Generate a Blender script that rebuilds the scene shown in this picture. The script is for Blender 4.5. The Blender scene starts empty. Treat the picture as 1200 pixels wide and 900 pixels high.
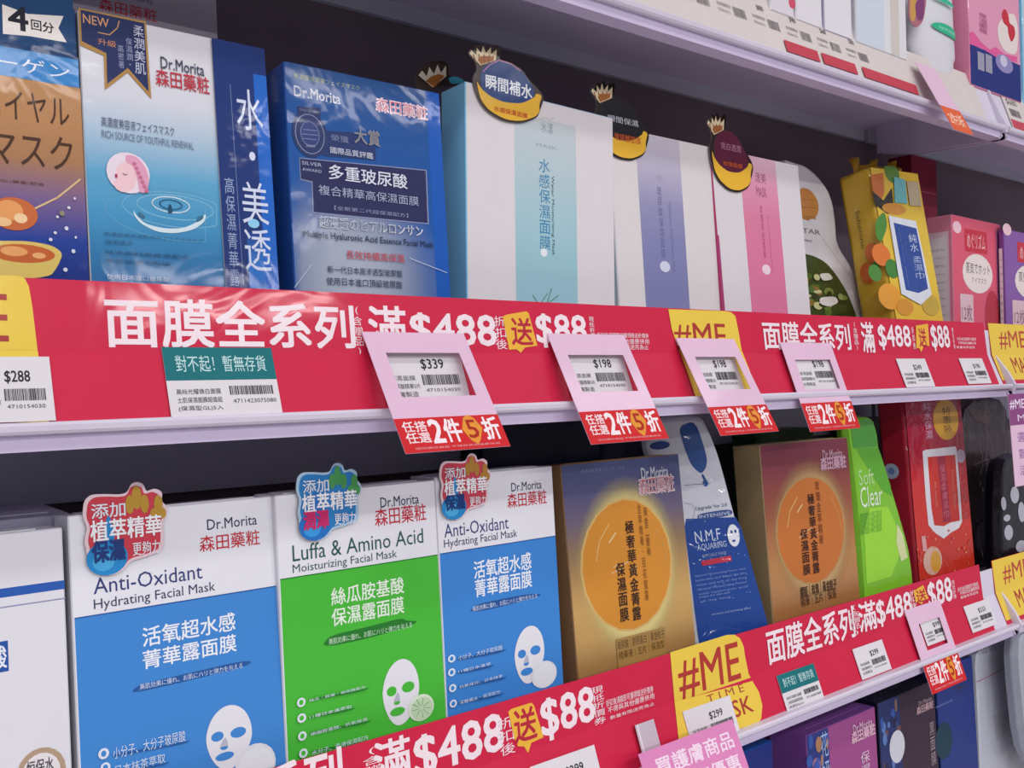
import bpy, bmesh, math, random
from mathutils import Vector, Matrix
R = math.radians
C = bpy.context.scene.collection
# ---------------- camera, world, lights, exposure ----------------
cam = bpy.data.objects.new('camera', bpy.data.cameras.new('camera')); C.objects.link(cam)
cam.data.sensor_width = 36; cam.data.lens = 36 * 1100 / 1200; cam.data.clip_start = .02
cam.matrix_world = Matrix(((0.78456997, 0.01806432, -0.61977709, 0), (-0.61953641, -0.01745096, -0.78477392, 0),
                           (-0.02499211, 0.99968452, -0.0025, 1.45), (0, 0, 0, 1)))
bpy.context.scene.camera = cam
w = bpy.data.worlds.new('world'); bpy.context.scene.world = w; w.use_nodes = True
w.node_tree.nodes['Background'].inputs[0].default_value = (.80, .77, .86, 1)
w.node_tree.nodes['Background'].inputs[1].default_value = .52
def area(name, loc, rot, sx, sy, power, col=(1, .97, .98)):
    l = bpy.data.lights.new(name, 'AREA'); l.shape = 'RECTANGLE'; l.size = sx; l.size_y = sy; l.energy = power; l.color = col
    o = bpy.data.objects.new(name, l); C.objects.link(o); o.location = loc; o.rotation_euler = rot; return o
# rows of fluorescent ceiling fittings along the aisle
for i, (y, pw) in enumerate(((-.45, 11), (-2.0, 40), (-3.8, 75))):
    for j, x in enumerate((-1.6, .2, 2.0)):
        area('ceiling_lamp', (x, y, 2.85), (0, 0, 0), 1.25, .16, pw)
sc = bpy.context.scene
sc.view_settings.view_transform = 'Standard'; sc.view_settings.look = 'None'; sc.view_settings.gamma = 1
sc.view_settings.exposure = -.68; sc.view_settings.use_curve_mapping = False

# ---------------- materials ----------------
def lin(h):
    v = [int(h[i:i + 2], 16) / 255 for i in (0, 2, 4)]
    return tuple(c / 12.92 if c <= .04045 else ((c + .055) / 1.055) ** 2.4 for c in v)
def mat(name, hexcol=None, rough=.4, coat=0., metal=0., var=.06, scale=30, bump=0., bscale=25, attr=False, alpha=False, trans=0., crough=.1):
    m = bpy.data.materials.new(name); m.use_nodes = True; nt = m.node_tree; N = nt.nodes; L = nt.links; b = N['Principled BSDF']
    b.inputs['Roughness'].default_value = rough; b.inputs['Metallic'].default_value = metal
    b.inputs['Specular IOR Level'].default_value = .13
    b.inputs['Coat Weight'].default_value = coat; b.inputs['Coat Roughness'].default_value = crough
    tc = N.new('ShaderNodeTexCoord'); no = N.new('ShaderNodeTexNoise'); no.inputs['Scale'].default_value = scale; L.new(tc.outputs['Object'], no.inputs['Vector'])
    mr = N.new('ShaderNodeMapRange'); mr.inputs['To Min'].default_value = 1 - var; mr.inputs['To Max'].default_value = 1 + var; L.new(no.outputs['Fac'], mr.inputs['Value'])
    mu = N.new('ShaderNodeMix'); mu.data_type = 'RGBA'; mu.blend_type = 'MULTIPLY'; mu.inputs['Factor'].default_value = 1
    if attr:
        at = N.new('ShaderNodeAttribute'); at.attribute_name = 'Col'; L.new(at.outputs['Color'], mu.inputs['A'])
        if alpha: L.new(at.outputs['Alpha'], b.inputs['Alpha'])
    else: mu.inputs['A'].default_value = (*lin(hexcol), 1)
    L.new(mr.outputs['Result'], mu.inputs['B']); L.new(mu.outputs['Result'], b.inputs['Base Color'])
    if trans:
        b.inputs['Transmission Weight'].default_value = trans; b.inputs['IOR'].default_value = 1.2
    if bump:
        n2 = N.new('ShaderNodeTexNoise'); n2.inputs['Scale'].default_value = bscale; n2.inputs['Detail'].default_value = 3; n2.inputs['Distortion'].default_value = .8
        L.new(tc.outputs['Object'], n2.inputs['Vector'])
        bp = N.new('ShaderNodeBump'); bp.inputs['Strength'].default_value = bump; bp.inputs['Distance'].default_value = .004; L.new(n2.outputs['Fac'], bp.inputs['Height'])
        L.new(bp.outputs['Normal'], b.inputs['Coat Normal'])
        if not coat: L.new(bp.outputs['Normal'], b.inputs['Normal'])
    return m
INK = mat('printed_card_in_film', rough=.45, coat=.17, attr=True, var=.03, bump=.22, bscale=18, crough=.07)
SOFT = mat('soft_print_in_film', rough=.45, coat=.22, attr=True, alpha=True, var=.02, bump=.22, bscale=16, crough=.07)
FOIL = mat('printed_foil_card', rough=.3, metal=.15, coat=.5, attr=True, var=.05, bump=.2, bscale=9, crough=.05)
PAPER = mat('printed_paper', rough=.55, attr=True, var=.03)
GLOSSP = mat('printed_glossy_paper', rough=.42, coat=.22, attr=True, var=.03, bump=.25, bscale=8, crough=.15)
FILM = mat('printed_plastic_film', rough=.35, coat=.8, attr=True, var=.05, bump=.9, bscale=30, crough=.08)
MATS = {}
PAL = dict(white=('d9d9e0', .45, .4), cream=('d8d2d2', .45, .4), navy=('1a2e64', .45, .4), blue=('1c4fa0', .4, .5), sky=('96deff', .45, .4), magenta=('b83c74', .45, .4),
           bronze=('8a6848', .35, .6), tan=('a08a66', .4, .5), pink=('e08aa8', .45, .4), purple=('7c4a94', .4, .5), darkred=('6c1a30', .45, .4), lavender=('b4b2c8', .5, .3),
           ink=('14152a', .45, .4), green=('245030', .45, .4), yellow=('dcb438', .35, .8), red=('ac2438', .35, .8), lime=('74b82c', .35, .8), pouch_white=('d2d2d8', .35, .8),
           darkplastic=('2a1e26', .25, 1.), frost=('b0b4c0', .3, .8), paper=('d8d0d8', .6, 0), tag=('dcd8dc', .5, .15), tag_warm=('d8cfca', .45, .4), card_pink=('e0bcd4', .5, .15),
           sign_pink=('dc88bc', .45, .3), banner_red=('cc2446', .42, .35), clearfilm=('c8bcc8', .2, .8), shelf_metal=('c8bcd8', .45, .1), rail_white=('d8d2e2', .35, .3),
           back_metal=('b4b6c4', .5, 0), back_dark=('7a6c76', .6, 0), floor_tile=('d0ccca', .35, .2))
def M(n):
    if n not in MATS:
        h, r, c = PAL[n]
        soft = n in ('yellow', 'red', 'lime', 'pouch_white', 'darkplastic', 'frost')
        MATS[n] = mat(n, h, r, c, var=.05, bump=.9 if soft else (.2 if c > .3 else 0), bscale=30 if soft else 14, crough=.08)
    return MATS[n]

# ---------------- builders ----------------
def obj(name, me, parent=None, m=None):
    o = bpy.data.objects.new(name, me); C.objects.link(o)
    if parent: o.parent = parent
    if m: me.materials.append(m)
    return o
def mesh(bm, name):
    me = bpy.data.meshes.new(name); bm.normal_update(); bm.to_mesh(me); bm.free(); return me
def box_bm(x0, y0, z0, x1, y1, z1, bev=0., seg=1):
    bm = bmesh.new(); bmesh.ops.create_cube(bm, size=1)
    for v in bm.verts: v.co = Vector(((x0 + x1) / 2 + v.co.x * (x1 - x0), (y0 + y1) / 2 + v.co.y * (y1 - y0), (z0 + z1) / 2 + v.co.z * (z1 - z0)))
    if bev: bmesh.ops.bevel(bm, geom=bm.edges[:], offset=bev, segments=seg, affect='EDGES', profile=.5)
    return bm
def prism_yz(prof, x0, x1):
    bm = bmesh.new(); a = [bm.verts.new((x0, y, z)) for y, z in prof]; b = [bm.verts.new((x1, y, z)) for y, z in prof]; n = len(prof)
    for i in range(n): bm.faces.new((a[i], a[(i + 1) % n], b[(i + 1) % n], b[i]))
    bm.faces.new(a); bm.faces.new(b[::-1]); bmesh.ops.recalc_face_normals(bm, faces=bm.faces[:]); return bm
_tc = {}
def glyphs(txt, bold):
    """flat triangles of a line of text, as (verts, faces), normalised to its own bounding box 0..1"""
    k = (txt, 0)
    if k in _tc: return _tc[k]
    c = bpy.data.curves.new('t', 'FONT'); c.body = txt; c.size = 1; c.resolution_u = 2; c.offset = 0
    o = bpy.data.objects.new('t', c); me = o.to_mesh()
    V = [(v.co.x, v.co.y) for v in me.vertices]; F = [tuple(p.vertices) for p in me.polygons]
    o.to_mesh_clear(); bpy.data.objects.remove(o); bpy.data.curves.remove(c)
    if V:
        x0 = min(v[0] for v in V); x1 = max(v[0] for v in V); y0 = min(v[1] for v in V); y1 = max(v[1] for v in V)
        V = [((x - x0) / max(x1 - x0, 1e-6), (y - y0) / max(y1 - y0, 1e-6)) for x, y in V]
    _tc[k] = (V, F); return _tc[k]
class Sheet:
    """collects printed shapes of one part: points (u, v, depth) with a colour"""
    def __init__(s): s.v = []; s.f = []; s.c = []
    def add(s, pts, faces, col, y):
        n = len(s.v); s.v += [(p[0], y if len(p) < 3 else p[2], p[1]) for p in pts]
        for f in faces:
            s.f.append(tuple(n + i for i in f)); s.c.append([(col[i] if isinstance(col, list) else col) for i in f])
def shapes(sh, typ, g, col, txt, y, o):
    cl = (lambda h: (*lin(h), 1.))
    if typ == 'R': sh.add([(g[0], g[1]), (g[2], g[1]), (g[2], g[3]), (g[0], g[3])], [(0, 1, 2, 3)], cl(col), y)
    elif typ == 'C':
        r = o.get('w', 2); p = []
        for cx, cy, a0 in ((g[2] - r, g[3] - r, 0), (g[0] + r, g[3] - r, 90), (g[0] + r, g[1] + r, 180), (g[2] - r, g[1] + r, 270)):
            for k in range(5): a = R(a0 + k * 22.5); p.append((cx + r * math.cos(a), cy + r * math.sin(a)))
        sh.add(p, [tuple(range(len(p)))], cl(col), y)
    elif typ == 'G':
        n = len(col) - 1; sub = 3; P = []; K = []
        for i in range(n * sub + 1):
            t = i / (n * sub); q = min(int(t * n), n - 1); fr = t * n - q; a = lin(col[q]); b = lin(col[q + 1])
            v = g[3] + (g[1] - g[3]) * t; cc = (*[a[j] * (1 - fr) + b[j] * fr for j in range(3)], 1.)
            P += [(g[0], v), (g[2], v)]; K += [cc, cc]
        sh.add(P, [(2 * i + 2, 2 * i + 3, 2 * i + 1, 2 * i) for i in range(n * sub)], K, y)
    elif typ in ('S', 'S2'):
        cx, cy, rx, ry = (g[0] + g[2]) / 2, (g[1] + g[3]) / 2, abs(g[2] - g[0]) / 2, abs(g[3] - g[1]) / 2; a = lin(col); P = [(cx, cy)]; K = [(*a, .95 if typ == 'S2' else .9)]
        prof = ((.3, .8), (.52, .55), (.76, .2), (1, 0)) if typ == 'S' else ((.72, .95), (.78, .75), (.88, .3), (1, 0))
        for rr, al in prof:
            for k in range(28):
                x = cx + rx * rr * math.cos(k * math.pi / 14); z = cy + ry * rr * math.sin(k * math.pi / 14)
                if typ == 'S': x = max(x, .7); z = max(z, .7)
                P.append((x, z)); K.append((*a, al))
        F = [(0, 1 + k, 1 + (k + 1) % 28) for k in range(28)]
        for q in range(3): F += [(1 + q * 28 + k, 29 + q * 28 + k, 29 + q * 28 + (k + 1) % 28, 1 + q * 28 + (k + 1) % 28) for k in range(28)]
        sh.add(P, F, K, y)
    elif typ == 'P':
        p = [(g[i], g[i + 1]) for i in range(0, len(g), 2)]; q = [p[0]]
        for a in p[1:]:
            if abs(a[0] - q[-1][0]) + abs(a[1] - q[-1][1]) > .01: q.append(a)
        ar = sum(q[i][0] * q[(i + 1) % len(q)][1] - q[(i + 1) % len(q)][0] * q[i][1] for i in range(len(q)))
        if ar < 0: q = q[::-1]
        if len(q) > 2: sh.add(q, [tuple(range(len(q)))], cl(col), y)
    elif typ == 'E' and o.get('curve'):
        P = []; n = 18
        for q in range(n + 1):
            a = math.pi * q / n; x = g[0] - g[2] * math.cos(a); z = g[3] * math.sin(a); P += [(x, g[1] - z), (x, g[1] + z)]
        sh.add(P, [(2 * q, 2 * q + 2, 2 * q + 3, 2 * q + 1) for q in range(n)], cl(col), y)
    elif typ == 'E':
        n = 20 if g[2] + g[3] > 6 else 10
        sh.add([(g[0] + g[2] * math.cos(2 * math.pi * k / n), g[1] + g[3] * math.sin(2 * math.pi * k / n)) for k in range(n)], [tuple(range(n))], cl(col), y)
    elif typ in ('L', 'O'):
        p = [(g[i], g[i + 1]) for i in range(0, len(g), 2)]; h = o.get('w', 1) * .3
        if typ == 'O': p.append(p[0])
        for a, b in zip(p, p[1:]):
            d = Vector((b[0] - a[0], b[1] - a[1]))
            if d.length < .01: continue
            nrm = Vector((-d.y, d.x)).normalized() * h; e = d.normalized() * h * .6
            sh.add([(a[0] - e.x - nrm.x, a[1] - e.y - nrm.y), (b[0] + e.x - nrm.x, b[1] + e.y - nrm.y), (b[0] + e.x + nrm.x, b[1] + e.y + nrm.y), (a[0] - e.x + nrm.x, a[1] - e.y + nrm.y)], [(0, 1, 2, 3)], cl(col), y)
    elif typ == 'B':
        rnd = random.Random(int(g[0] * 10) + 7); x = g[0]
        while x < g[2] - .3:
            b = rnd.choice((.25, .4, .6)) * (g[2] - g[0]) / 22; sh.add([(x, g[1]), (x + b, g[1]), (x + b, g[3]), (x, g[3])], [(0, 1, 2, 3)], cl(col), y); x += b + rnd.choice((.3, .5)) * (g[2] - g[0]) / 22
    elif typ == 'T':
        V, F = glyphs(txt, 0); bo = max(0, o.get('b', 0)) * .55 * abs(g[3] - g[1])
        for q_, (sx, sy) in enumerate(((-1, -1), (1, -1), (1, 1), (-1, 1)) if bo else ((0, 0),)):
            sh.add([(g[0] + sx * bo + a * (g[2] - g[0]), g[1] + sy * bo + b * (g[3] - g[1])) for a, b in V], F, cl(col), y - .006 * q_)
    elif typ == 'K':
        V, F = glyphs(txt, 0.); sh.add([(g[0] + b * (g[2] - g[0]), g[3] - a * (g[3] - g[1])) for a, b in V], F, cl(col), y)
    elif typ == 'V':
        n = len(txt); H = (g[3] - g[1]) / n; W = g[2] - g[0]
        for i, ch in enumerate(txt):
            V, F = glyphs(ch, 0); bo = max(0, o.get('b', 0)) * .55 * H; t = g[3] - i * H
            if ch in '・、': x0, x1, z0, z1 = g[0] + W * .38, g[0] + W * .62, t - H * .6, t - H * .4
            elif ch in '()': x0, x1, z0, z1 = g[0] + W * .35, g[0] + W * .65, t - H * .9, t - H * .1
            else: x0, x1, z0, z1 = g[0], g[2], t - H * .95, t - H * .06
            for q_, (sx, sy) in enumerate(((-1, -1), (1, -1), (1, 1), (-1, 1)) if bo else ((0, 0),)):
                    sh.add([(x0 + sx * bo + a * (x1 - x0), z0 + sy * bo + b * (z1 - z0)) for a, b in V], F, cl(col), y - .006 * q_)
ROUNDED = ('promo_sticker', 'promo_badge', 'side_badge', 'hang_tag', 'fruit_picture', 'honey_picture', 'baby_picture', 'picture_print', 'brush_stroke', 'herb_picture', 'mask_picture', 'bottle_picture', 'water_picture')
def chaikin(g):
    p = [(g[i], g[i + 1]) for i in range(0, len(g), 2)]; out = []
    for i, a in enumerate(p):
        b = p[(i + 1) % len(p)]; out += [a[0] * .8 + b[0] * .2, a[1] * .8 + b[1] * .2, a[0] * .2 + b[0] * .8, a[1] * .2 + b[1] * .8]
    return out
def T(D, E):
    """one top-level thing: an Empty at its base, a body and its printed parts"""
    k = D['k']; W, H, d = D['w'], D['h'], D['d']; mm = .001
    root = bpy.data.objects.new(D['n'], None); root.empty_display_size = .02; C.objects.link(root)
    yw, ln, rl = D['rot']
    root.matrix_world = Matrix.Translation(D['loc']) @ (Matrix.Rotation(R(yw), 4, 'Z') @ Matrix.Rotation(R(-ln), 4, 'X') @ Matrix.Rotation(R(rl), 4, 'Y'))
    root['label'] = D['l']; root['category'] = D['c']
    if 'g' in D: root['group'] = D['g']
    lam = None
    if k == 'box':
        obj('carton', mesh(box_bm(0, 0, 0, W * mm, d * mm, H * mm, .0006), 'carton'), root, M(D['mat']))
        bm = box_bm(W * .08 * mm, d * .25 * mm, H * mm, W * .92 * mm, d * .95 * mm, (H + .5) * mm); obj('top_flap', mesh(bm, 'top_flap'), root, M(D['mat']))
    elif k == 'tube':
        bm = bmesh.new(); n = 28; rings = []
        for z, a, b in ((0, .86, .9), (.02, .9, .95), (.12, .92, .95), (.15, 1, 1), (.6, 1, .8), (.97, 1, .12), (1., 1, .1)):
            rings.append([bm.verts.new(((.5 + .5 * a * math.cos(2 * math.pi * q / n)) * W * mm, (.5 + .5 * b * math.sin(2 * math.pi * q / n)) * d * mm, z * H * mm)) for q in range(n)])
        for a, b in zip(rings, rings[1:]):
            for q in range(n): bm.faces.new((a[q], a[(q + 1) % n], b[(q + 1) % n], b[q]))
        bm.faces.new(rings[0][::-1]); bm.faces.new(rings[-1]); me = mesh(bm, 'tube_body')
        for p in me.polygons: p.use_smooth = True
        obj('tube_body', me, root, M(D['mat']))
    elif k == 'softpack':
        bm = box_bm(0, 0, 0, W * mm, d * mm, H * mm, .005, 3); me = mesh(bm, 'pack_body')
        for p in me.polygons: p.use_smooth = len(p.vertices) < 4 or p.area < .0006
        obj('pack_body', me, root, M(D['mat']))
        bm = bmesh.new(); n = 26; rows = []   # crimped end seal, wavy
        for z, s in ((H - 1, 1.), (H + 4, .96), (H + 9, .94), (H + 13, .92)):
            rows.append([bm.verts.new(((.5 + (q / n - .5) * s) * W * mm, (d / 2 + (z - H) * .5 * math.sin(q * 1.9) + 2 * math.sin(q * .5)) * mm, (z + (z - H) * .35 * math.sin(q * .6 + 1)) * mm)) for q in range(n + 1)])
        for a, b in zip(rows, rows[1:]):
            for q in range(n): bm.faces.new((a[q], a[q + 1], b[q + 1], b[q]))
        bm2 = bm; so = bmesh.ops.solidify(bm2, geom=bm2.faces[:], thickness=.0006); obj('end_seal', mesh(bm2, 'end_seal'), root, M(D['mat']))
    elif k == 'pouch':
        g = [e for e in E if e[0] == 'OUT'][0]; gg = chaikin(chaikin(g[3])); p = [Vector((gg[i], gg[i + 1])) for i in range(0, len(gg), 2)]
        p = [Vector((a.x, max(a.y, 0))) for a in p]; p = [a for i, a in enumerate(p) if (a - p[i - 1]).length > 1.2]
        ar = sum(p[i].x * p[(i + 1) % len(p)].y - p[(i + 1) % len(p)].x * p[i].y for i in range(len(p)))
        if ar < 0: p = p[::-1]
        n = len(p)
        def inset(r):
            out = []
            for i in range(n):
                a, b, c = p[i - 1], p[i], p[(i + 1) % n]; n1 = Vector((-(b - a).y, (b - a).x)).normalized(); n2 = Vector((-(c - b).y, (c - b).x)).normalized()
                q = (n1 + n2); q = q.normalized() if q.length > .1 else n1; out.append(b + q * r)
            return out
        bm = bmesh.new(); R_ = []
        for r, y in ((5, 0), (2.2, 1.2), (0, d * .45), (0, d * .55), (2.2, d - 1.2), (5, d)): R_.append([bm.verts.new((v.x * mm, y * mm, v.y * mm)) for v in inset(r)])
        for a, b in zip(R_, R_[1:]):
            for q in range(n): bm.faces.new((a[q], b[q], b[(q + 1) % n], a[(q + 1) % n]))
        bm.faces.new(R_[0]); bm.faces.new(R_[-1][::-1]); bmesh.ops.recalc_face_normals(bm, faces=bm.faces[:])
        mt = mat('pouch_film', g[4], .35, .8, var=.06, bump=.9, bscale=28, crough=.08)
        obj('pouch_body', mesh(bm, 'pouch_body'), root, mt)
    elif k == 'card':
        obj('sheet', mesh(box_bm(0, 0, 0, W * mm, d * mm, H * mm), 'sheet'), root, M(D['mat']))
    elif k == 'frame':
        x0, z0, x1, z1 = D['win']; bm = bmesh.new()
        fr = [[bm.verts.new((x * mm, y, z * mm)) for x, z in q] for y in (0, d * mm) for q in (((0, 0), (W, 0), (W, H), (0, H)), ((x0, z0), (x1, z0), (x1, z1), (x0, z1)))]
        for i in range(4):
            j = (i + 1) % 4; bm.faces.new((fr[0][i], fr[0][j], fr[1][j], fr[1][i])); bm.faces.new((fr[2][j], fr[2][i], fr[3][i], fr[3][j]))
            bm.faces.new((fr[0][j], fr[0][i], fr[2][i], fr[2][j])); bm.faces.new((fr[1][i], fr[1][j], fr[3][j], fr[3][i]))
        bmesh.ops.recalc_face_normals(bm, faces=bm.faces[:]); obj('card_frame', mesh(bm, 'card_frame'), root, M(D['mat']))
        bm = box_bm(-.0, .0005, (H - 6) * mm, W * mm, .0012, (H - .5) * mm); obj('fold_tab', mesh(bm, 'fold_tab'), root, M(D['mat']))
    elif k == 'banner':
        lam = Matrix.Rotation(R(ln), 4, 'X') @ Matrix.Rotation(R(-D['ll']), 4, 'X')      # the lower half leans out further
        lh = D['lh']
        obj('upper_sheet', mesh(box_bm(0, 0, 0, W * mm, .0005, H * mm), 'upper_sheet'), root, M(D['mat']))
        me = mesh(box_bm(0, 0, -(lh - 13) * mm, W * mm, .0005, 0), 'lower_sheet')
        me.transform(lam); obj('lower_sheet', me, root, M(D['mat']))
    parts = {}; idx = 0
    for e in E:
        if e[0] == 'OUT': continue
        part, typ, face, g, col, txt = e[:6]; o = e[6] if len(e) > 6 else {}
        soft = typ in ('S', 'S2'); key = (part, face, 'soft' if soft else '')
        big = typ in 'TVK' and len(g) == 4 and (abs(g[3] - g[1]) > 5 or abs(g[2] - g[0]) > 25)
        if big or part in ('yellow_patch', 'gift_bubble', 'price_diamond', 'barcode', 'red_strip'): key = (part, face, len(parts))
        sh = parts.setdefault(key, [Sheet(), soft, o.get('t', 0)])[0]; idx += 1
        step = .03 if len(E) > 60 else .045
        if typ in ('T', 'V', 'K') or part in ('leaf_print',): idx -= .6
        y = -(.1 + step * idx) - (1.0 if o.get('t') else 0)
        if 'y' in o: y = o['y'] * 1000 - step * idx
        if face == 'W': g = [a if i % 2 == 0 else (a - lh) for i, a in enumerate(g)]
        if typ == 'P' and part in ROUNDED: g = chaikin(chaikin(g))
        n0 = len(sh.v); shapes(sh, typ, g, col, txt, y, o)
        if o.get('t') and typ == 'P' and len(sh.v) > n0 and not o.get('w'):   # die-cut board: give it an edge
            n1 = len(sh.v); m_ = n1 - n0; cc = (*lin('8a8078'), 1.)
            sh.v += [(a, y + .7, b) for a, _, b in sh.v[n0:n1]]
            for q in range(m_):
                r_ = (q + 1) % m_; sh.f.append((n0 + r_, n0 + q, n1 + q, n1 + r_)); sh.c.append([cc] * 4)
            sh.f.append(tuple(range(n1 + m_ - 1, n1 - 1, -1))); sh.c.append([cc] * m_)
        if k == 'tube' and not o.get('t'):
            sh.v[n0:] = [(a, d / 2 - d / 2 * math.sqrt(max(0, 1 - ((a - W / 2) / (W / 2)) ** 2)) * (.98 if b > 20 else .9) - 1.2, b) for a, y_, b in sh.v[n0:]]
    for key, (sh, soft, th) in parts.items():
        part, face = key[:2]
        if not sh.v: continue
        me = bpy.data.meshes.new(part)
        if face == 'L': V = [(y_ * mm, (d - a) * mm, b * mm) for a, y_, b in sh.v]
        else: V = [(a * mm, y_ * mm, b * mm) for a, y_, b in sh.v]
        if face == 'W': V = [tuple(lam @ Vector(v)) for v in V]
        me.from_pydata(V, [], sh.f); ca = me.color_attributes.new('Col', 'FLOAT_COLOR', 'CORNER'); flat = [x for f in sh.c for c_ in f for x in c_]
        ca.data.foreach_set('color', flat)
        m = SOFT if soft else (FOIL if D.get('metal') else INK)
        if k in ('card', 'frame'): m = PAPER
        if k == 'banner': m = GLOSSP
        if k in ('softpack', 'pouch') : m = FILM if not soft else SOFT
        if th: m = GLOSSP
        obj(part, me, root, m)
    return root
def struct(name, bm, m, parent=None):
    o = obj(name, mesh(bm, name), parent, M(m))
    if not parent: o['kind'] = 'structure'
    return o

# ---------------- the setting ----------------
struct('floor', box_bm(-2.5, -2.2, -.05, 4, 1.2, 0), 'floor_tile')
struct('wall_back', box_bm(-.6, .655, 0, 2.6, .70, 2.35), 'back_dark')
def th(name, label, cat, loc=(0, 0, 0)):
    o = bpy.data.objects.new(name, None); o.empty_display_size = .02; C.objects.link(o); o.location = loc; o['label'] = label; o['category'] = cat; return o
CZ = 1.45
SH = [('top', .2603, .316, 1), ('middle', -.0245, .029, 1), ('lower', -.2885, -.235, 1), ('bottom', -.5525, -.499, 0)]
for nm, lip, top, rail in SH:
    for bay, x0, x1 in (('', -.34, 1.071), (' of the next bay', 1.080, 2.3)):
        s = th('shelf', 'lavender grey metal %s shelf%s' % (nm, bay or ' of the near bay'), 'shelf', (x0, .47, CZ + top))
        L_ = x1 - x0; lp = lip - top; ft = .006 if nm != 'top' else 0
        obj('shelf_board', mesh(box_bm(0, .0240, -.008, L_, .175, 0, .001), 'shelf_board'), s, M('shelf_metal'))
        obj('front_lip', mesh(prism_yz([(.004, lp), (.018, lp), (.018, lp + .0015), (.0095, lp + .003), (.0255, -.004), (.0255, -.001), (.0240, -.001), (.0084, lp + .012), (.004, lp + .0078)], 0, L_), 'front_lip'), s, M('shelf_metal'))
        obj('rear_strip', mesh(box_bm(0, .168, {'top': -.022, 'middle': -.095, 'lower': -.08, 'bottom': -.05}[nm], L_, .173, -.008), 'rear_strip'), s, M('back_metal'))
        q = lp + .008   # underside of the plastic rail
        obj('price_rail', mesh(prism_yz([(-.001, q + .0055), (.0055, q + .0055), (.0055, q), (.0, q), (-.0015, q + .0015), (-.0022, q + .004)], 0, L_), 'price_rail'), s, M('rail_white'))
        e = lip + .0245
        if nm == 'top': back = [(.0055, q), (.0055, .2735 - top), (.0232, .3290 - top), (.0246, .3286 - top), (.0072, .2725 - top), (.0072, q)]
        else: back = [(.0058, q), (.0058, -.0113 + e - top), (.0186, .0215 + e - top), (.0206, .0490 + e - top), (.0220, .0488 + e - top), (.0200, .0210 + e - top), (.0074, -.012 + e - top), (.0074, q)]
        obj('rail_back', mesh(prism_yz(back, 0, L_), 'rail_back'), s, M('rail_white'))
        # side bracket under the board at the shelf end
        for xe, keep in ((L_ - .003, 1), (0, 1)):
            br = [(.002, lp + .002), (.006, lp - .001), (.10, lp + .004), (.15, lp + .014), (.15, -.008), (.0197, -.008), (.009, lp + .02)]
            b = obj('bracket', mesh(prism_yz(br, xe, xe + .003), 'bracket'), s, M('shelf_metal'))
            bm = bmesh.new(); bmesh.ops.create_cone(bm, segments=12, radius1=.0022, radius2=.0022, depth=.004, cap_ends=True)
            bmesh.ops.rotate(bm, verts=bm.verts, matrix=Matrix.Rotation(R(90), 3, 'Y')); bmesh.ops.translate(bm, verts=bm.verts, vec=(xe + .0015, .052, lp + .02)); obj('bracket_hole', mesh(bm, 'bracket_hole'), b, M('back_dark'))
        if rail and x1 < 1.2:
            if nm == 'top': cp = [(-.003, lp + .012), (-.001, lp + .006), (.03, lp + .006), (.03, .012), (.022, .014), (.004, lp + .026)]
            else: cp = [(-.004, lp + .013), (-.002, lp + .006), (.03, lp + .006), (.035, lp + .05), (.022, lp + .052), (.013, lp + .040), (.003, lp + .026)]
            obj('end_cap', mesh(prism_yz(cp, L_, L_ + .004), 'end_cap'), s, M('rail_white'))
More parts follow.
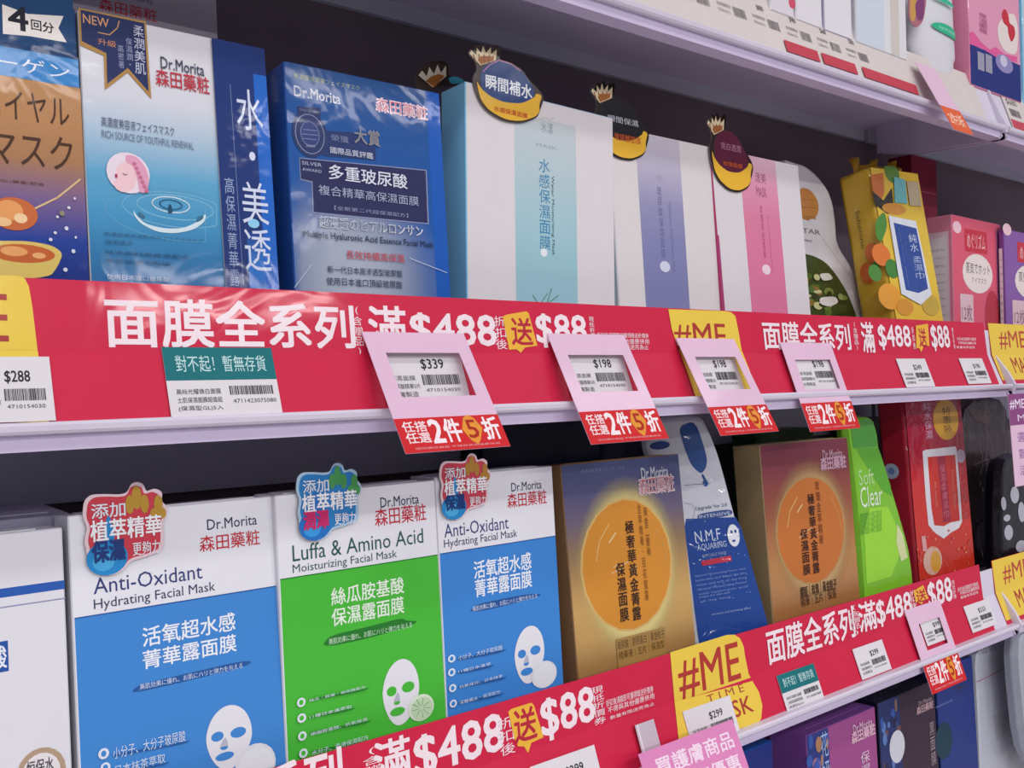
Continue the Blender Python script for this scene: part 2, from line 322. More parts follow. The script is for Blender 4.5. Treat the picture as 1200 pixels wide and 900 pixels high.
# ---------------- the things: sizes in millimetres on each face ----------------
T({'n':'face_mask_box','l':'navy and gold face mask box with a honey spoon picture, leftmost on the middle shelf','c':'face mask box','k':'box','loc':[-0.009,0.5152,1.482],'rot':[0,4.5,0],'w':138,'h':187.6,'d':35,'mat':'navy','g':'face mask boxes on the middle shelf'},[
 ('printed_front','R','F',[0.6,0.6,137.4,187],'14345f',None),
 ('printed_front','R','F',[33.2,130,139.2,146.8],'3d86c0',None),
 ('printed_front','R','F',[33.8,146,138.6,173.2],'123a6a',None),
 ('printed_front','P','F',[33.4,156.9,111.2,170.9,127.3,173.9,138.3,178.4,138.8,192.5,33.8,177.3],'2e7f9e',None),
 ('printed_front','G','F',[32.8,27.9,139.6,130.7],['b98a5c','b9875a','a87a55','77608f','1f3f97','0d2b80'],None),
 ('printed_front','R','F',[33.1,130.9,139,144.8],'3585c8',None),
 ('printed_front','R','F',[33.9,147.7,137.8,181.3],'15416f',None),
 ('ribbon_print','P','F',[104.2,167.7,115.7,165.4,132.9,168.2,130.1,161.1,133.9,154.2,116.4,153.8,104,152.3],'e8e2dc',None),
 ('lettering','T','F',[106.9,156,115.6,168.1],'1a1a2a','4',{'b':0.05}),
 ('lettering','T','F',[117.2,157.5,127.8,163],'1a1a2a','回分',{'b':0.03}),
 ('lettering','T','F',[76.9,134.2,134.5,141.8],'e8eef5','コラーゲン',{'b':0}),
 ('lettering','T','F',[93.8,108.8,133.5,123.9],'4a2f22','ロイヤル',{'b':0}),
 ('lettering','T','F',[96.1,85.3,134.4,103],'4a2f22','マスク',{'b':0}),
 ('lettering','T','F',[100.3,75.7,120.3,77.6],'6a4632','GL(蜂蜜)配合'),
 ('honey_picture','L','F',[115.1,63.8,126,70.6,137.4,81.5],'d9b98a',None,{'w':1.6}),
 ('honey_picture','E','F',[105.7,60.3,10.9,8.4],'c96a3a',None),
 ('honey_picture','E','F',[103.7,61.9,6.2,5.2],'e8a060',None),
 ('honey_picture','E','F',[108.7,58.3,3.1,2.6],'f3d0a0',None),
 ('honey_picture','E','F',[100.5,55.8,4.1,2.3],'f0c48c',None),
 ('honey_picture','P','F',[93.2,45.6,111.4,47,122.9,45.5,127.6,41.7,124.6,34.5,120.7,29,92.5,25.8],'e0c468',None),
 ('honey_picture','E','F',[109.1,40.4,14.7,4.7],'c8642e',None),
 ('honey_picture','E','F',[105.1,41.3,6.1,2.5],'eda763',None),
 ('honey_picture','E','F',[116.3,39.8,3.2,1.6],'f0b070',None),
 ('honey_picture','E','F',[129.7,54.9,1,1.1],'d8dce8',None),
 ('honey_picture','E','F',[132.5,43.2,1,1.1],'d8dce8',None),
 ('honey_picture','E','F',[128.3,33.3,1.1,1.1],'d8dce8',None),
 ('honey_picture','E','F',[125.6,60.5,0.7,0.7],'d8dce8',None),
 ('honey_picture','E','F',[131.2,65.8,0.8,0.8],'d8dce8',None),
 ('honey_picture','E','F',[133.9,50.5,0.6,0.7],'d8dce8',None),
 ('honey_picture','E','F',[124.2,52.1,0.8,0.8],'d8dce8',None),
 ('honey_picture','E','F',[121.9,48.4,0.9,0.9],'d8dce8',None),
 ('honey_picture','E','F',[127.8,62.5,1.3,1.4],'8f8a70',None),
 ('honey_picture','E','F',[134.2,70.9,0.6,0.7],'d8dce8',None),
])
T({'n':'face_mask_box','l':'white box with blue water ripples, navy ribbon corner and navy right column, middle shelf','c':'face mask box','k':'box','loc':[0.1314,0.5153,1.4819],'rot':[0,5,0],'w':104.6,'h':174.7,'d':30,'mat':'white','g':'face mask boxes on the middle shelf'},[
 ('printed_front','G','F',[0.6,0.6,71.9,174.1],['dfdde2','dcdce2','d5d8e0','a9c4d8','5ea6cc','4697c4','2f7cb0','2a64a0','2a5a96'],None),
 ('water_picture','O','F',[67.6,71.6,66.9,70,65.2,68.6,62.5,67.4,59,66.4,54.9,65.7,50.3,65.3,45.6,65.3,41,65.6,36.6,66.2,32.8,67.1,29.6,68.3,27.3,69.6,25.8,71,25.4,72.5,26,74,27.5,75.3,30,76.6,33.3,77.6,37.2,78.3,41.6,78.7,46.3,78.8,51,78.6,55.5,78,59.6,77.1,63,76,65.6,74.6,67.1,73.1],'7fbcd8',None,{'w':1}),
 ('water_picture','O','F',[68.9,63.8,63.9,62.4,58.2,61.4,51.9,60.9,45.4,60.9,39,61.4,33,62.3,27.8,63.6,23.5,65.3,20.3,67.2,18.4,69.2,17.8,71.3,18.6,73.4,20.7,75.3,24.1,77,28.5,78.4,33.9,79.5,40,80.1,46.4,80.3,52.9,80,59.2,79.1,64.8,77.9,69.6,76.2],'74b4d4',None,{'w':1}),
 ('water_picture','O','F',[62,53.9,53.6,53.2,45,53.2,36.6,54,28.8,55.4,21.9,57.4,16.4,59.8,12.3,62.6,9.8,65.6,9,68.7,10.1,71.8,12.8,74.7,17.2,77.2,23,79.4,30,81,38,82,46.5,82.2,55.1,81.8,63.5,80.6],'65a8cc',None,{'w':0.8}),
 ('water_picture','O','F',[54.1,73,53.7,72.1,52.9,71.2,51.6,70.3,49.9,69.7,47.9,69.2,45.7,69,43.5,68.9,41.2,69.1,39.1,69.5,37.2,70,35.6,70.7,34.5,71.6,33.8,72.5,33.6,73.5,33.9,74.4,34.6,75.3,35.9,76.1,37.5,76.8,39.5,77.3,41.6,77.5,43.9,77.6,46.2,77.5,48.4,77.1,50.3,76.5,51.9,75.8,53.1,75,53.9,74],'cfe6ee',None,{'w':1.2}),
 ('water_picture','O','F',[49.8,73.1,49.6,72.5,49.1,72,48.4,71.5,47.4,71.1,46.2,70.8,44.9,70.6,43.5,70.6,42.2,70.7,40.9,70.9,39.8,71.3,38.9,71.7,38.2,72.2,37.8,72.8,37.7,73.4,37.9,74,38.3,74.5,39.1,75,40,75.4,41.2,75.7,42.5,75.9,43.8,75.9,45.2,75.8,46.5,75.6,47.6,75.3,48.5,74.8,49.2,74.3,49.7,73.7],'2f6f94',None,{'w':1.2}),
 ('water_picture','P','F',[23.4,68.7,25,65.1,29.6,61.1,39.3,59.5,49.3,60.3,58.4,65,63.3,70.7,62.3,65.4,55.6,60.2,45.3,57.2,35.5,57.2,27.2,60.9,23.8,65],'d5e8ee',None),
 ('water_picture','P','F',[25.8,67.7,29.8,65.6,28.5,63.5,26,65.2],'3b6f8d',None),
 ('water_picture','P','F',[57.9,67.6,61.9,69.2,61.1,66.5,57.1,64.2],'3b6f8d',None),
 ('water_picture','P','F',[41.6,68.3,42.4,73.1,43.7,73.6,44.7,68.6],'1c4a66',None),
 ('ribbon_print','P','F',[0.4,175.3,35.3,175.8,36.1,131.8,24.1,144.5,11.8,132.6,12.1,151.5,0.3,154.8],'b0864a',None),
 ('ribbon_print','P','F',[1.4,174.5,34.3,174.5,34.8,135.6,24.3,147.1,13.1,136.1,13.5,153.1,1.3,157.3],'26325e',None),
 ('lettering','T','F',[2.4,167.6,15.5,172.5],'d9a070','NEW',{'b':0.01}),
 ('lettering','T','F',[9.4,157.2,18.8,160.8],'c98a62','升級'),
 ('ribbon_print','L','F',[9.8,163.8,15.6,163.8,19.9,168.6,20.9,172.6],'c89868',None,{'w':1}),
 ('lettering','V','F',[28.2,144.5,33.8,172.6],'c8cade','柔潤美肌'),
 ('lettering','V','F',[23.9,147,27.2,164.3],'9a9fc0','保濕潤・'),
 ('lettering','V','F',[19.5,146.1,22.4,159.5],'9a9fc0','高密著'),
 ('maker_lettering','T','F',[42.2,150.5,66.7,157.2],'3a3f5a','Dr.Morita',{'b':0.008}),
 ('maker_lettering','T','F',[39,140,69.2,150],'c0303e','森田藥粧',{'b':0.01}),
 ('lettering','T','F',[9.1,112.2,47.6,117.7],'5a6480','高濃度美容液フェイスマスク'),
 ('lettering','T','F',[9.1,106.1,58.1,110.2],'6c7890','RICH SOURCE OF YOUTHFUL RENEWAL'),
 ('baby_picture','E','F',[21.7,88.3,11.3,11.3],'e8dbe6',None),
 ('baby_picture','P','F',[15.1,90.2,19.4,94.5,24.1,93.8,26.2,87.8,24.6,80.1,18.5,76.9,14.6,78.9,13.6,82.5,15.6,84],'efc9cf',None),
 ('baby_picture','P','F',[20.7,98.4,26.6,98,31.2,92.2,32.6,84.8,30.5,78.2,26.9,77.8,26.1,86.5,24,92.6,20.5,94],'dfa0bc',None),
 ('baby_picture','E','F',[25,93.7,1.1,1.1],'c8708f',None),
 ('baby_picture','E','F',[26,91.3,1,1.1],'c8708f',None),
 ('baby_picture','E','F',[26.9,88.9,1.1,1.1],'c8708f',None),
 ('baby_picture','E','F',[27.9,86.5,1.1,1.1],'c8708f',None),
 ('baby_picture','E','F',[28.8,84.1,1.1,1.1],'c8708f',None),
 ('baby_picture','E','F',[29.8,81.7,1.1,1.1],'c8708f',None),
 ('baby_picture','E','F',[30.8,79.3,1.1,1.1],'c8708f',None),
 ('baby_picture','L','F',[18.7,87.5,19.6,86.9,20.9,87.4],'503040',None,{'w':0.5}),
 ('baby_picture','E','F',[15.2,85.8,0.7,1.2],'b04060',None),
 ('lettering','T','F',[7.7,53.2,60.3,54.9],'2f5a80','高濃度美容液配合のフェイスマスク'),
 ('lettering','T','F',[7.9,48.7,21.9,50.9],'2f5a80','保濕成分'),
 ('lettering','T','F',[8.1,43.2,52.1,45.2],'24486e','日本原料美容液配合'),
 ('lettering','T','F',[7.8,38.7,41.3,40.7],'24486e','長效保濕不緊繃'),
 ('lettering','T','F',[7.8,29.6,40.4,32.4],'b8cadc','使用日本進口玻尿酸'),
 ('printed_front','R','F',[71.9,0.6,104,174.1],'1a3474',None),
 ('printed_front','R','F',[95.9,0.6,104,157.2],'1f66c4',None),  # bright strip: blue gloss reflection painted into the column's colour
 ('printed_front','G','F',[85.9,0.6,95.9,61.1],['1d3f8a','2f78cc','2460b4','1f4a98'],None),
 ('printed_front','E','F',[90.6,66.6,3.5,2.7],'8fd0f0',None),
 ('lettering','V','F',[84.2,37.2,100.3,148.6],'d3dcf0','水・美透',{'b':-0}),
 ('lettering','V','F',[74.5,28.5,80,93],'98a8cc','高保濕菁華露'),
 ('lettering','L','F',[81.3,148.1,82.2,30.2],'8090bc',None,{'w':0.5}),
])
T({'n':'face_mask_box','l':'plain white box with red characters rising behind the navy ribbon box, middle shelf','c':'face mask box','k':'box','loc':[0.1041,0.5751,1.4809],'rot':[0,3,0],'w':125,'h':225.7,'d':30,'mat':'cream','g':'face mask boxes on the middle shelf'},[
 ('printed_front','R','F',[0.6,0.6,124.4,225.1],'a8a2ae',None),
 ('maker_lettering','T','F',[67.1,209.5,84.7,212.9],'55506a','Dr.Morita',{'b':0.008}),
 ('maker_lettering','T','F',[52.9,198.8,86.8,206.6],'c0303e','森田藥粧',{'b':0.01}),
])
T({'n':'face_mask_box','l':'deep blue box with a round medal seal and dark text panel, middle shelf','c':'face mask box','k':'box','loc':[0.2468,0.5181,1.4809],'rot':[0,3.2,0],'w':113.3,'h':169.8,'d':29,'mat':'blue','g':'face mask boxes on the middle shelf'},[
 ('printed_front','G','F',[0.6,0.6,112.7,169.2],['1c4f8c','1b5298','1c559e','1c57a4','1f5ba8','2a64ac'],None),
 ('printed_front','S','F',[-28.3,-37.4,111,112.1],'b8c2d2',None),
 ('printed_front','R','F',[102,0.8,112.7,169],'1659b4',None),
 ('lettering','T','F',[6.3,160.1,51.5,163.4],'a8b078','高濃度保濕液フェイスマスク'),
 ('maker_lettering','T','F',[6.1,149.1,37.1,155.4],'e4e8f2','Dr.Morita',{'b':0.05}),
 ('maker_lettering','T','F',[6.3,149.6,36.5,155],'35508a','Dr.Morita',{'b':0}),
 ('maker_lettering','T','F',[62.8,149,102.4,158.3],'f0d8e0','森田藥粧',{'b':0.07}),
 ('maker_lettering','T','F',[63.5,149.5,101.7,157.8],'c84058','森田藥粧',{'b':0}),
 ('text_panel','P','F',[23.5,130.1,44.2,132.2,61,124.6,60.5,116.3,22.6,114.3],'273a6c',None),
 ('text_panel','P','F',[7,111.1,99.1,115,98.5,78.3,14.2,77.7,14.5,96.7,7,97.5],'8a94b8',None),
 ('text_panel','P','F',[7.4,110.6,98.3,114.3,97.6,79,14.9,78.5,15.1,97.3,7.5,98.1],'2a2d58',None),
 ('text_panel','P','F',[7.5,142.7,22.7,144.1,22.8,139,7.5,137.5],'2b3560',None),
 ('medal_seal','E','F',[14.9,126.7,11.8,14.6],'2c3a66',None),
 ('medal_seal','E','F',[14.9,126.7,9.9,12.5],'8c96b8',None),
 ('medal_seal','E','F',[14.9,126.7,9.4,12],'2c3a66',None),
 ('medal_seal','E','F',[14.9,126.7,6.5,8],'6a76a0',None),
 ('medal_seal','E','F',[14.9,126.7,5.8,7.4],'34447a',None),
 ('medal_seal','L','F',[9.6,125.9,20.2,126.6],'8c98c0',None,{'w':0.6}),
 ('medal_seal','L','F',[10.5,128.8,19.6,129.4],'8c98c0',None,{'w':0.6}),
 ('medal_seal','L','F',[10.2,123.2,18.8,123.6],'8c98c0',None,{'w':0.6}),
 ('lettering','T','F',[11.7,118.3,17.6,120],'a4acc8','2009'),
 ('lettering','T','F',[8.6,140.3,21.9,141.5],'8a94b8','SINCE 1997'),
 ('lettering','T','F',[8.4,107,21.6,109.2],'b4bcd8','SILVER'),
 ('lettering','T','F',[8.5,103.2,21.4,105],'b4bcd8','AWARD'),
 ('lettering','T','F',[28.9,124.5,41.3,128.8],'7c88ae','榮獲'),
 ('lettering','T','F',[45.6,125.5,63.9,135.4],'8a8a90','大賞',{'b':0.03}),
 ('lettering','T','F',[28,116.6,58.3,120.7],'c8cee0','國際品質評鑑',{'b':0.01}),
 ('lettering','T','F',[26.2,100.1,82.9,109.5],'d8dcec','多重玻尿酸',{'b':0.02}),
 ('lettering','T','F',[18.6,89.6,91,95.8],'a8b0cc','複合精華高保濕面膜'),
 ('lettering','T','F',[28.7,81.1,82.2,83.7],'9098ba','【全新第二代超保濕配方】'),
 ('lettering','T','F',[18.1,69.3,92.9,76.3],'dfe5ee','超浸透のヒアルロンサン',{'b':0.03}),
 ('lettering','T','F',[18.4,69.6,92.5,76],'5c6c90','超浸透のヒアルロンサン'),
 ('lettering','T','F',[7.2,61.3,101,66.6],'20304c','Multiple Hyaluronic Acid Essence Facial Mask',{'b':0.01}),
 ('lettering','T','F',[35.3,50.9,77.7,56.4],'c05a68','長效持續高保濕',{'b':0.01}),
 ('lettering','T','F',[21.9,41.4,75.3,45.9],'20304c','新一代日本高滲透型玻尿酸'),
 ('lettering','T','F',[20.8,33.9,74.9,38.8],'20304c','使用日本進口頂級玻尿酸'),
 ('lettering','L','F',[-0.6,31.2,11.3,45.6],'c8d6e6',None,{'w':0.7}),
 ('lettering','L','F',[81.3,54.4,110.4,46.3],'c8d6e6',None,{'w':0.7}),
 ('lettering','K','L',[2,20,5,71.3327],'7c98cc','Multiple Hyaluronic Acid Mask'),
])
T({'n':'face_mask_box','l':'tall white box with a pale aqua stripe and navy crown badge, middle shelf','c':'face mask box','k':'box','loc':[0.3788,0.528,1.4827],'rot':[0,0.3,1.3],'w':143,'h':180.5,'d':30,'mat':'sky','g':'face mask boxes on the middle shelf'},[
 ('printed_front','R','F',[0.6,0.6,142.4,179.9],'dcd8da',None),
 ('printed_front','G','F',[43.2,0.8,103.1,166.5],['c5ccd0','b9ccd2','a9cad2','9cc6d0','98c2ce','9cc4ce'],None),
 ('lettering','L','F',[68.2,166.3,72.7,168,77.1,167.1,81.6,169.6],'98a4aa',None,{'w':0.5}),
 ('lettering','T','F',[68.2,156.5,80.3,164.9],'8e9aa2','水漾',{'b':-0.01}),
 ('lettering','T','F',[63.6,145.4,83.5,147.7],'9aa6ac','MASK'),
 ('lettering','V','F',[65.9,69,76.5,137.6],'3c86b0','水感保濕面膜'),
 ('lettering','K','F',[77.3,65.6,80.6,125.3],'2c4450','Water Moisturizing Mask'),
 ('lettering','E','F',[69.8,67.2,3.3,3.1],'e8eef0',None),
 ('leaf_picture','L','F',[58.7,34.9,65.1,27.7],'4c8a56',None,{'w':0.9}),
 ('leaf_picture','L','F',[65.1,27.7,72.7,37],'4c8a56',None,{'w':0.9}),
 ('leaf_picture','L','F',[71.7,28.1,76.9,41.1],'4c8a56',None,{'w':0.9}),
 ('leaf_picture','L','F',[68.4,26.6,83.6,36.4],'4c8a56',None,{'w':0.9}),
 ('promo_badge','E','F',[-13.2,179.1,0.2,0.2],'9adcec',None,{'t':1}),
 ('promo_badge','P','F',[5.2,184,9.2,189.7,8.2,195.1,1.4,200,4,203.3,7.3,202.2,8.4,208,12.3,207.3,16.4,210.7,20.4,208,27.5,211.9,30.6,210.7,28.4,201.2,38.7,201.8,50.3,198.5,55.6,192.9,62.4,189.2,67.4,186,70.6,181.5,67.2,173.2,63.8,165.8,48.7,158.9,31.9,157.6,17.8,161.6,10.9,167.5,6.4,176.3],'3a2c2a',None,{'t':1}),
 ('badge_crown','P','F',[2.8,199.9,4.4,202.5,8.7,200.1,9.1,205.5,12.7,202.6,14.7,208,17.1,203.5,21.6,208.6,21.5,203.7,26.8,208.2,25.9,200.1,12.2,193.6],'dccaa4',None,{'t':1}),
 ('badge_crown','P','F',[9.8,197.1,12.3,200,16.3,201.3,20.3,201.8,24.3,203.1,23.9,199.7,12.6,194.3],'a4612c',None,{'t':1}),
 ('badge_crown','P','F',[5.3,199.8,6.3,200.3,9,195.1,8.2,194.6],'8a5a30',None,{'t':1}),
 ('badge_crown','P','F',[10.1,200.8,11.1,201.4,12.6,195.9,11.8,195.4],'8a5a30',None,{'t':1}),
 ('badge_crown','P','F',[14.9,201.9,15.9,202.5,16.2,196.7,15.4,196.2],'8a5a30',None,{'t':1}),
 ('badge_crown','P','F',[19.7,203,20.7,203.5,19.8,197.5,19,197],'8a5a30',None,{'t':1}),
 ('promo_badge','P','F',[12.1,190.3,20.2,197.3,28.4,200.3,38.7,201,49.2,197.4,54.5,192.6,60.9,187.2,61.4,180.6,48.9,173.5,32.1,171.3,19.9,173.3,12,177.4],'0b3a78',None,{'t':1}),
 ('promo_badge','P','F',[8.5,182.3,12,177.4,19.9,173.3,32.1,171.3,48.9,173.5,61.4,180.6,62.4,183.8,68.5,183.3,65.3,175.4,66.1,171.3,62.1,166.4,48.7,160.6,34,159.1,19.8,162.7,12.3,168.6,9.6,176.1],'e8b534',None,{'t':1}),
 ('promo_badge','L','F',[14.1,189.5,20.2,195.6,28.4,200.7,38.7,200.6,48.1,197.2],'d884b4',None,{'w':0.9,'t':1}),
 ('badge_lettering','T','F',[16.5,178.3,58.6,188.5],'eef2f6','瞬間補水',{'b':0.03,'t':1}),
 ('badge_lettering','T','F',[23.5,163.4,54.1,167.2],'c0441c','水感保濕面膜',{'b':0.03,'t':1}),
 ('side_badge','P','F',[-18.9,189.5,-8.6,202.8,8,206.6,11.1,201.3,10,195.8,22.8,196.9,24.9,193,5.6,186.9,-4.8,183,-10.9,180.3,-17,182.1],'33261f',None,{'t':1,'y':0.036}),
 ('side_crown','P','F',[-15.9,191,-12.8,195.1,-8.8,191.8,-6.6,199,-2.6,194.8,0.6,202.3,3.7,197,7.9,203.1,8.3,195.5,-3.7,184.9],'d8cbb4',None,{'t':1,'y':0.036}),
 ('side_crown','P','F',[-9.8,188.1,-4.7,192.7,1.6,195.7,6.8,195.2,-2.7,185.1],'a8662e',None,{'t':1,'y':0.036}),
 ('side_badge','P','F',[9.5,194.5,16.3,197.1,22.8,196.4,24.5,193.6,12,190.3],'46b4d0',None,{'t':1,'y':0.036}),
])
T({'n':'face_mask_box','l':'white box with a violet stripe and half-hidden black crown badge, middle shelf','c':'face mask box','k':'box','loc':[0.5274,0.5271,1.4811],'rot':[0,3,0],'w':124.5,'h':175.4,'d':34,'mat':'cream','g':'face mask boxes on the middle shelf'},[
 ('printed_front','R','F',[0.6,0.6,123.9,174.8],'dbd6d6',None),
 ('printed_front','G','F',[30.4,0.8,83.7,174.4],['c6c0cc','b8b2c8','9694b8','8486b2','7f82ae','7f82ae','8286b0'],None),
 ('lettering','V','F',[52.3,71.6,57.6,132.7],'5c628c','玻尿酸保濕面膜'),
 ('lettering','K','F',[63.8,60.4,69.1,119.6],'686e98','Hyaluronic Acid Moisture Mask'),
 ('lettering','E','F',[56.1,65,6.2,4.6],'d4d6e6',None),
 ('lettering','T','F',[51.8,136.6,60.9,142.2],'b0acc6','漾'),
 ('promo_badge','P','F',[-16.4,181,-12,187.2,-12.5,193.5,-18.6,199.7,-15.9,203.3,-12.7,201.7,-11.2,208.4,-7.5,207.2,-3.3,210.8,0.4,207.4,7.6,211.3,10.4,209.6,7.5,198.8,17.5,198.7,28.3,193.9,32.8,187.1,39.1,182.4,43.5,178.3,46.2,173,42.2,163.9,38.3,155.7,23.3,149,7.2,148.8,-6.1,154.3,-12.3,161.7,-15.8,172],'1c1614',None,{'t':1}),
 ('badge_crown','P','F',[-17.3,199.4,-15.6,202.3,-11.6,199.2,-10.7,205.4,-7.5,201.7,-5.1,207.9,-3.2,202.5,1.6,208,1.1,202.3,6.6,207,5.1,197.8,-8.8,191.4],'dccaa4',None,{'t':1}),
 ('badge_crown','P','F',[-10.7,195.7,-8.2,198.9,-4.2,199.9,-0.3,200.2,3.8,201.3,3.1,197.5,-8.3,192.2],'a4612c',None,{'t':1}),
 ('badge_crown','P','F',[-14.9,199.1,-13.9,199.7,-11.7,193.5,-12.5,193],'8a5a30',None,{'t':1}),
 ('badge_crown','P','F',[-10.2,200,-9.2,200.5,-8.2,194.1,-9,193.6],'8a5a30',None,{'t':1}),
 ('badge_crown','P','F',[-5.5,200.8,-4.5,201.3,-4.6,194.7,-5.5,194.2],'8a5a30',None,{'t':1}),
 ('badge_crown','P','F',[-0.7,201.6,0.3,202.2,-1.1,195.3,-1.9,194.8],'8a5a30',None,{'t':1}),
 ('promo_badge','P','F',[-9.1,187.7,-0.7,195,7.4,197.9,17.4,197.7,27.2,192.8,31.8,186.9,37.4,180.3,37.4,172.7,24.7,165.5,8.5,164.3,-3,167.6,-10.4,172.9],'15131a',None,{'t':1}),
 ('promo_badge','P','F',[-13.3,178.8,-10.4,172.9,-3,167.6,8.5,164.3,24.7,165.5,37.4,172.7,38.5,176.2,44.3,175.2,40.6,166.5,41,161.8,36.7,156.5,23.4,150.9,9.3,150.4,-4.1,155.5,-10.8,162.8,-12.8,171.6],'e8b534',None,{'t':1}),
 ('badge_lettering','T','F',[-0.9,178.3,33.5,183.5],'b0b0b8','瞬間保濕',{'b':0.02,'t':1}),
 ('badge_lettering','T','F',[5,163.8,34.9,169.7],'c0541c','玻尿酸面膜',{'b':0.02,'t':1}),
])
T({'n':'face_mask_box','l':'white box with a pink stripe and maroon crown badge, middle shelf','c':'face mask box','k':'box','loc':[0.6508,0.5232,1.4817],'rot':[0,4,0],'w':129.6,'h':174.7,'d':34,'mat':'magenta','g':'face mask boxes on the middle shelf'},[
 ('printed_front','R','F',[0.6,0.6,129,174.1],'dad5d8',None),
 ('printed_front','G','F',[39.4,0.8,93.2,173.7],['dcb4c4','dc92ac','d8809f','d87a9c','d8789c','d8789c','dc7ea0'],None),
 ('lettering','T','F',[60.4,150,76.7,159.8],'8c4468','漾美'),
 ('lettering','T','F',[60.6,137.1,75.9,146],'8c4468','MASK'),
 ('lettering','V','F',[63.8,79.4,67.1,129.9],'a83c68','玫瑰亮白面膜'),
 ('lettering','K','F',[73.9,66.8,75.6,119.8],'b04c74','Rose Brightening Mask'),
 ('lettering','E','F',[65.7,69.4,6.2,4.7],'ecd4de',None),
 ('printed_front','R','F',[0.6,0.8,2,96.1],'b03878',None),
 ('promo_badge','P','F',[-2.9,174.3,1.7,181,1.7,188.2,-4.1,195.4,-1.1,199.3,1.8,197.4,3.7,204.8,7.3,203.4,11.6,207.2,15,203.2,22.3,207.3,25,205.2,21.6,193.2,31.3,192.6,41.6,186.8,45.6,179,51.4,173.5,55.5,168.7,57.8,162.7,53.4,152.6,49.1,143.7,34.1,136.8,18.4,137.1,5.7,143.9,0.1,152.3,-2.8,164.1],'2a1816',None,{'t':1}),
 ('badge_crown','P','F',[-2.8,195,-0.9,198.2,2.8,194.5,4,201.4,7,197.2,9.7,204,11.3,197.8,16.3,203.8,15.5,197.5,21.2,202.5,19.1,192.2,5.1,185.6],'dccaa4',None,{'t':1}),
 ('badge_crown','P','F',[3.5,190.5,6.2,194,10.1,195,14,195.2,18,196.2,17.1,191.9,5.6,186.5],'a4612c',None,{'t':1}),
 ('badge_crown','P','F',[-0.4,194.6,0.6,195.1,2.4,188.1,1.6,187.5],'8a5a30',None,{'t':1}),
 ('badge_crown','P','F',[4.2,195.3,5.3,195.9,5.9,188.6,5.1,188.1],'8a5a30',None,{'t':1}),
 ('badge_crown','P','F',[8.9,196,10,196.6,9.4,189.1,8.6,188.6],'8a5a30',None,{'t':1}),
 ('badge_crown','P','F',[13.6,196.8,14.7,197.3,12.9,189.7,12.1,189.1],'8a5a30',None,{'t':1}),
 ('promo_badge','P','F',[4.6,181.4,13.3,189.3,21.4,192.2,31.2,191.6,40.4,185.6,44.6,178.8,49.7,171.1,49.2,162.6,36.5,155.2,20.6,154.4,9.5,158.6,2.6,164.8],'581432',None,{'t':1}),
 ('promo_badge','P','F',[0,171.6,2.6,164.8,9.5,158.6,20.6,154.4,36.5,155.2,49.2,162.6,50.5,166.6,56.1,165.2,51.9,155.6,52,150.3,47.6,144.6,34.4,138.9,20.5,138.8,7.8,145.1,1.6,153.5,0.1,163.5],'e8b534',None,{'t':1}),
 ('badge_lettering','T','F',[13.1,174.1,40.9,180.6],'b07c94','亮白透潤',{'b':0,'t':1}),
 ('badge_lettering','T','F',[14.1,159.5,41.3,163.7],'c0541c','玫瑰面膜',{'b':0.02,'t':1}),
])
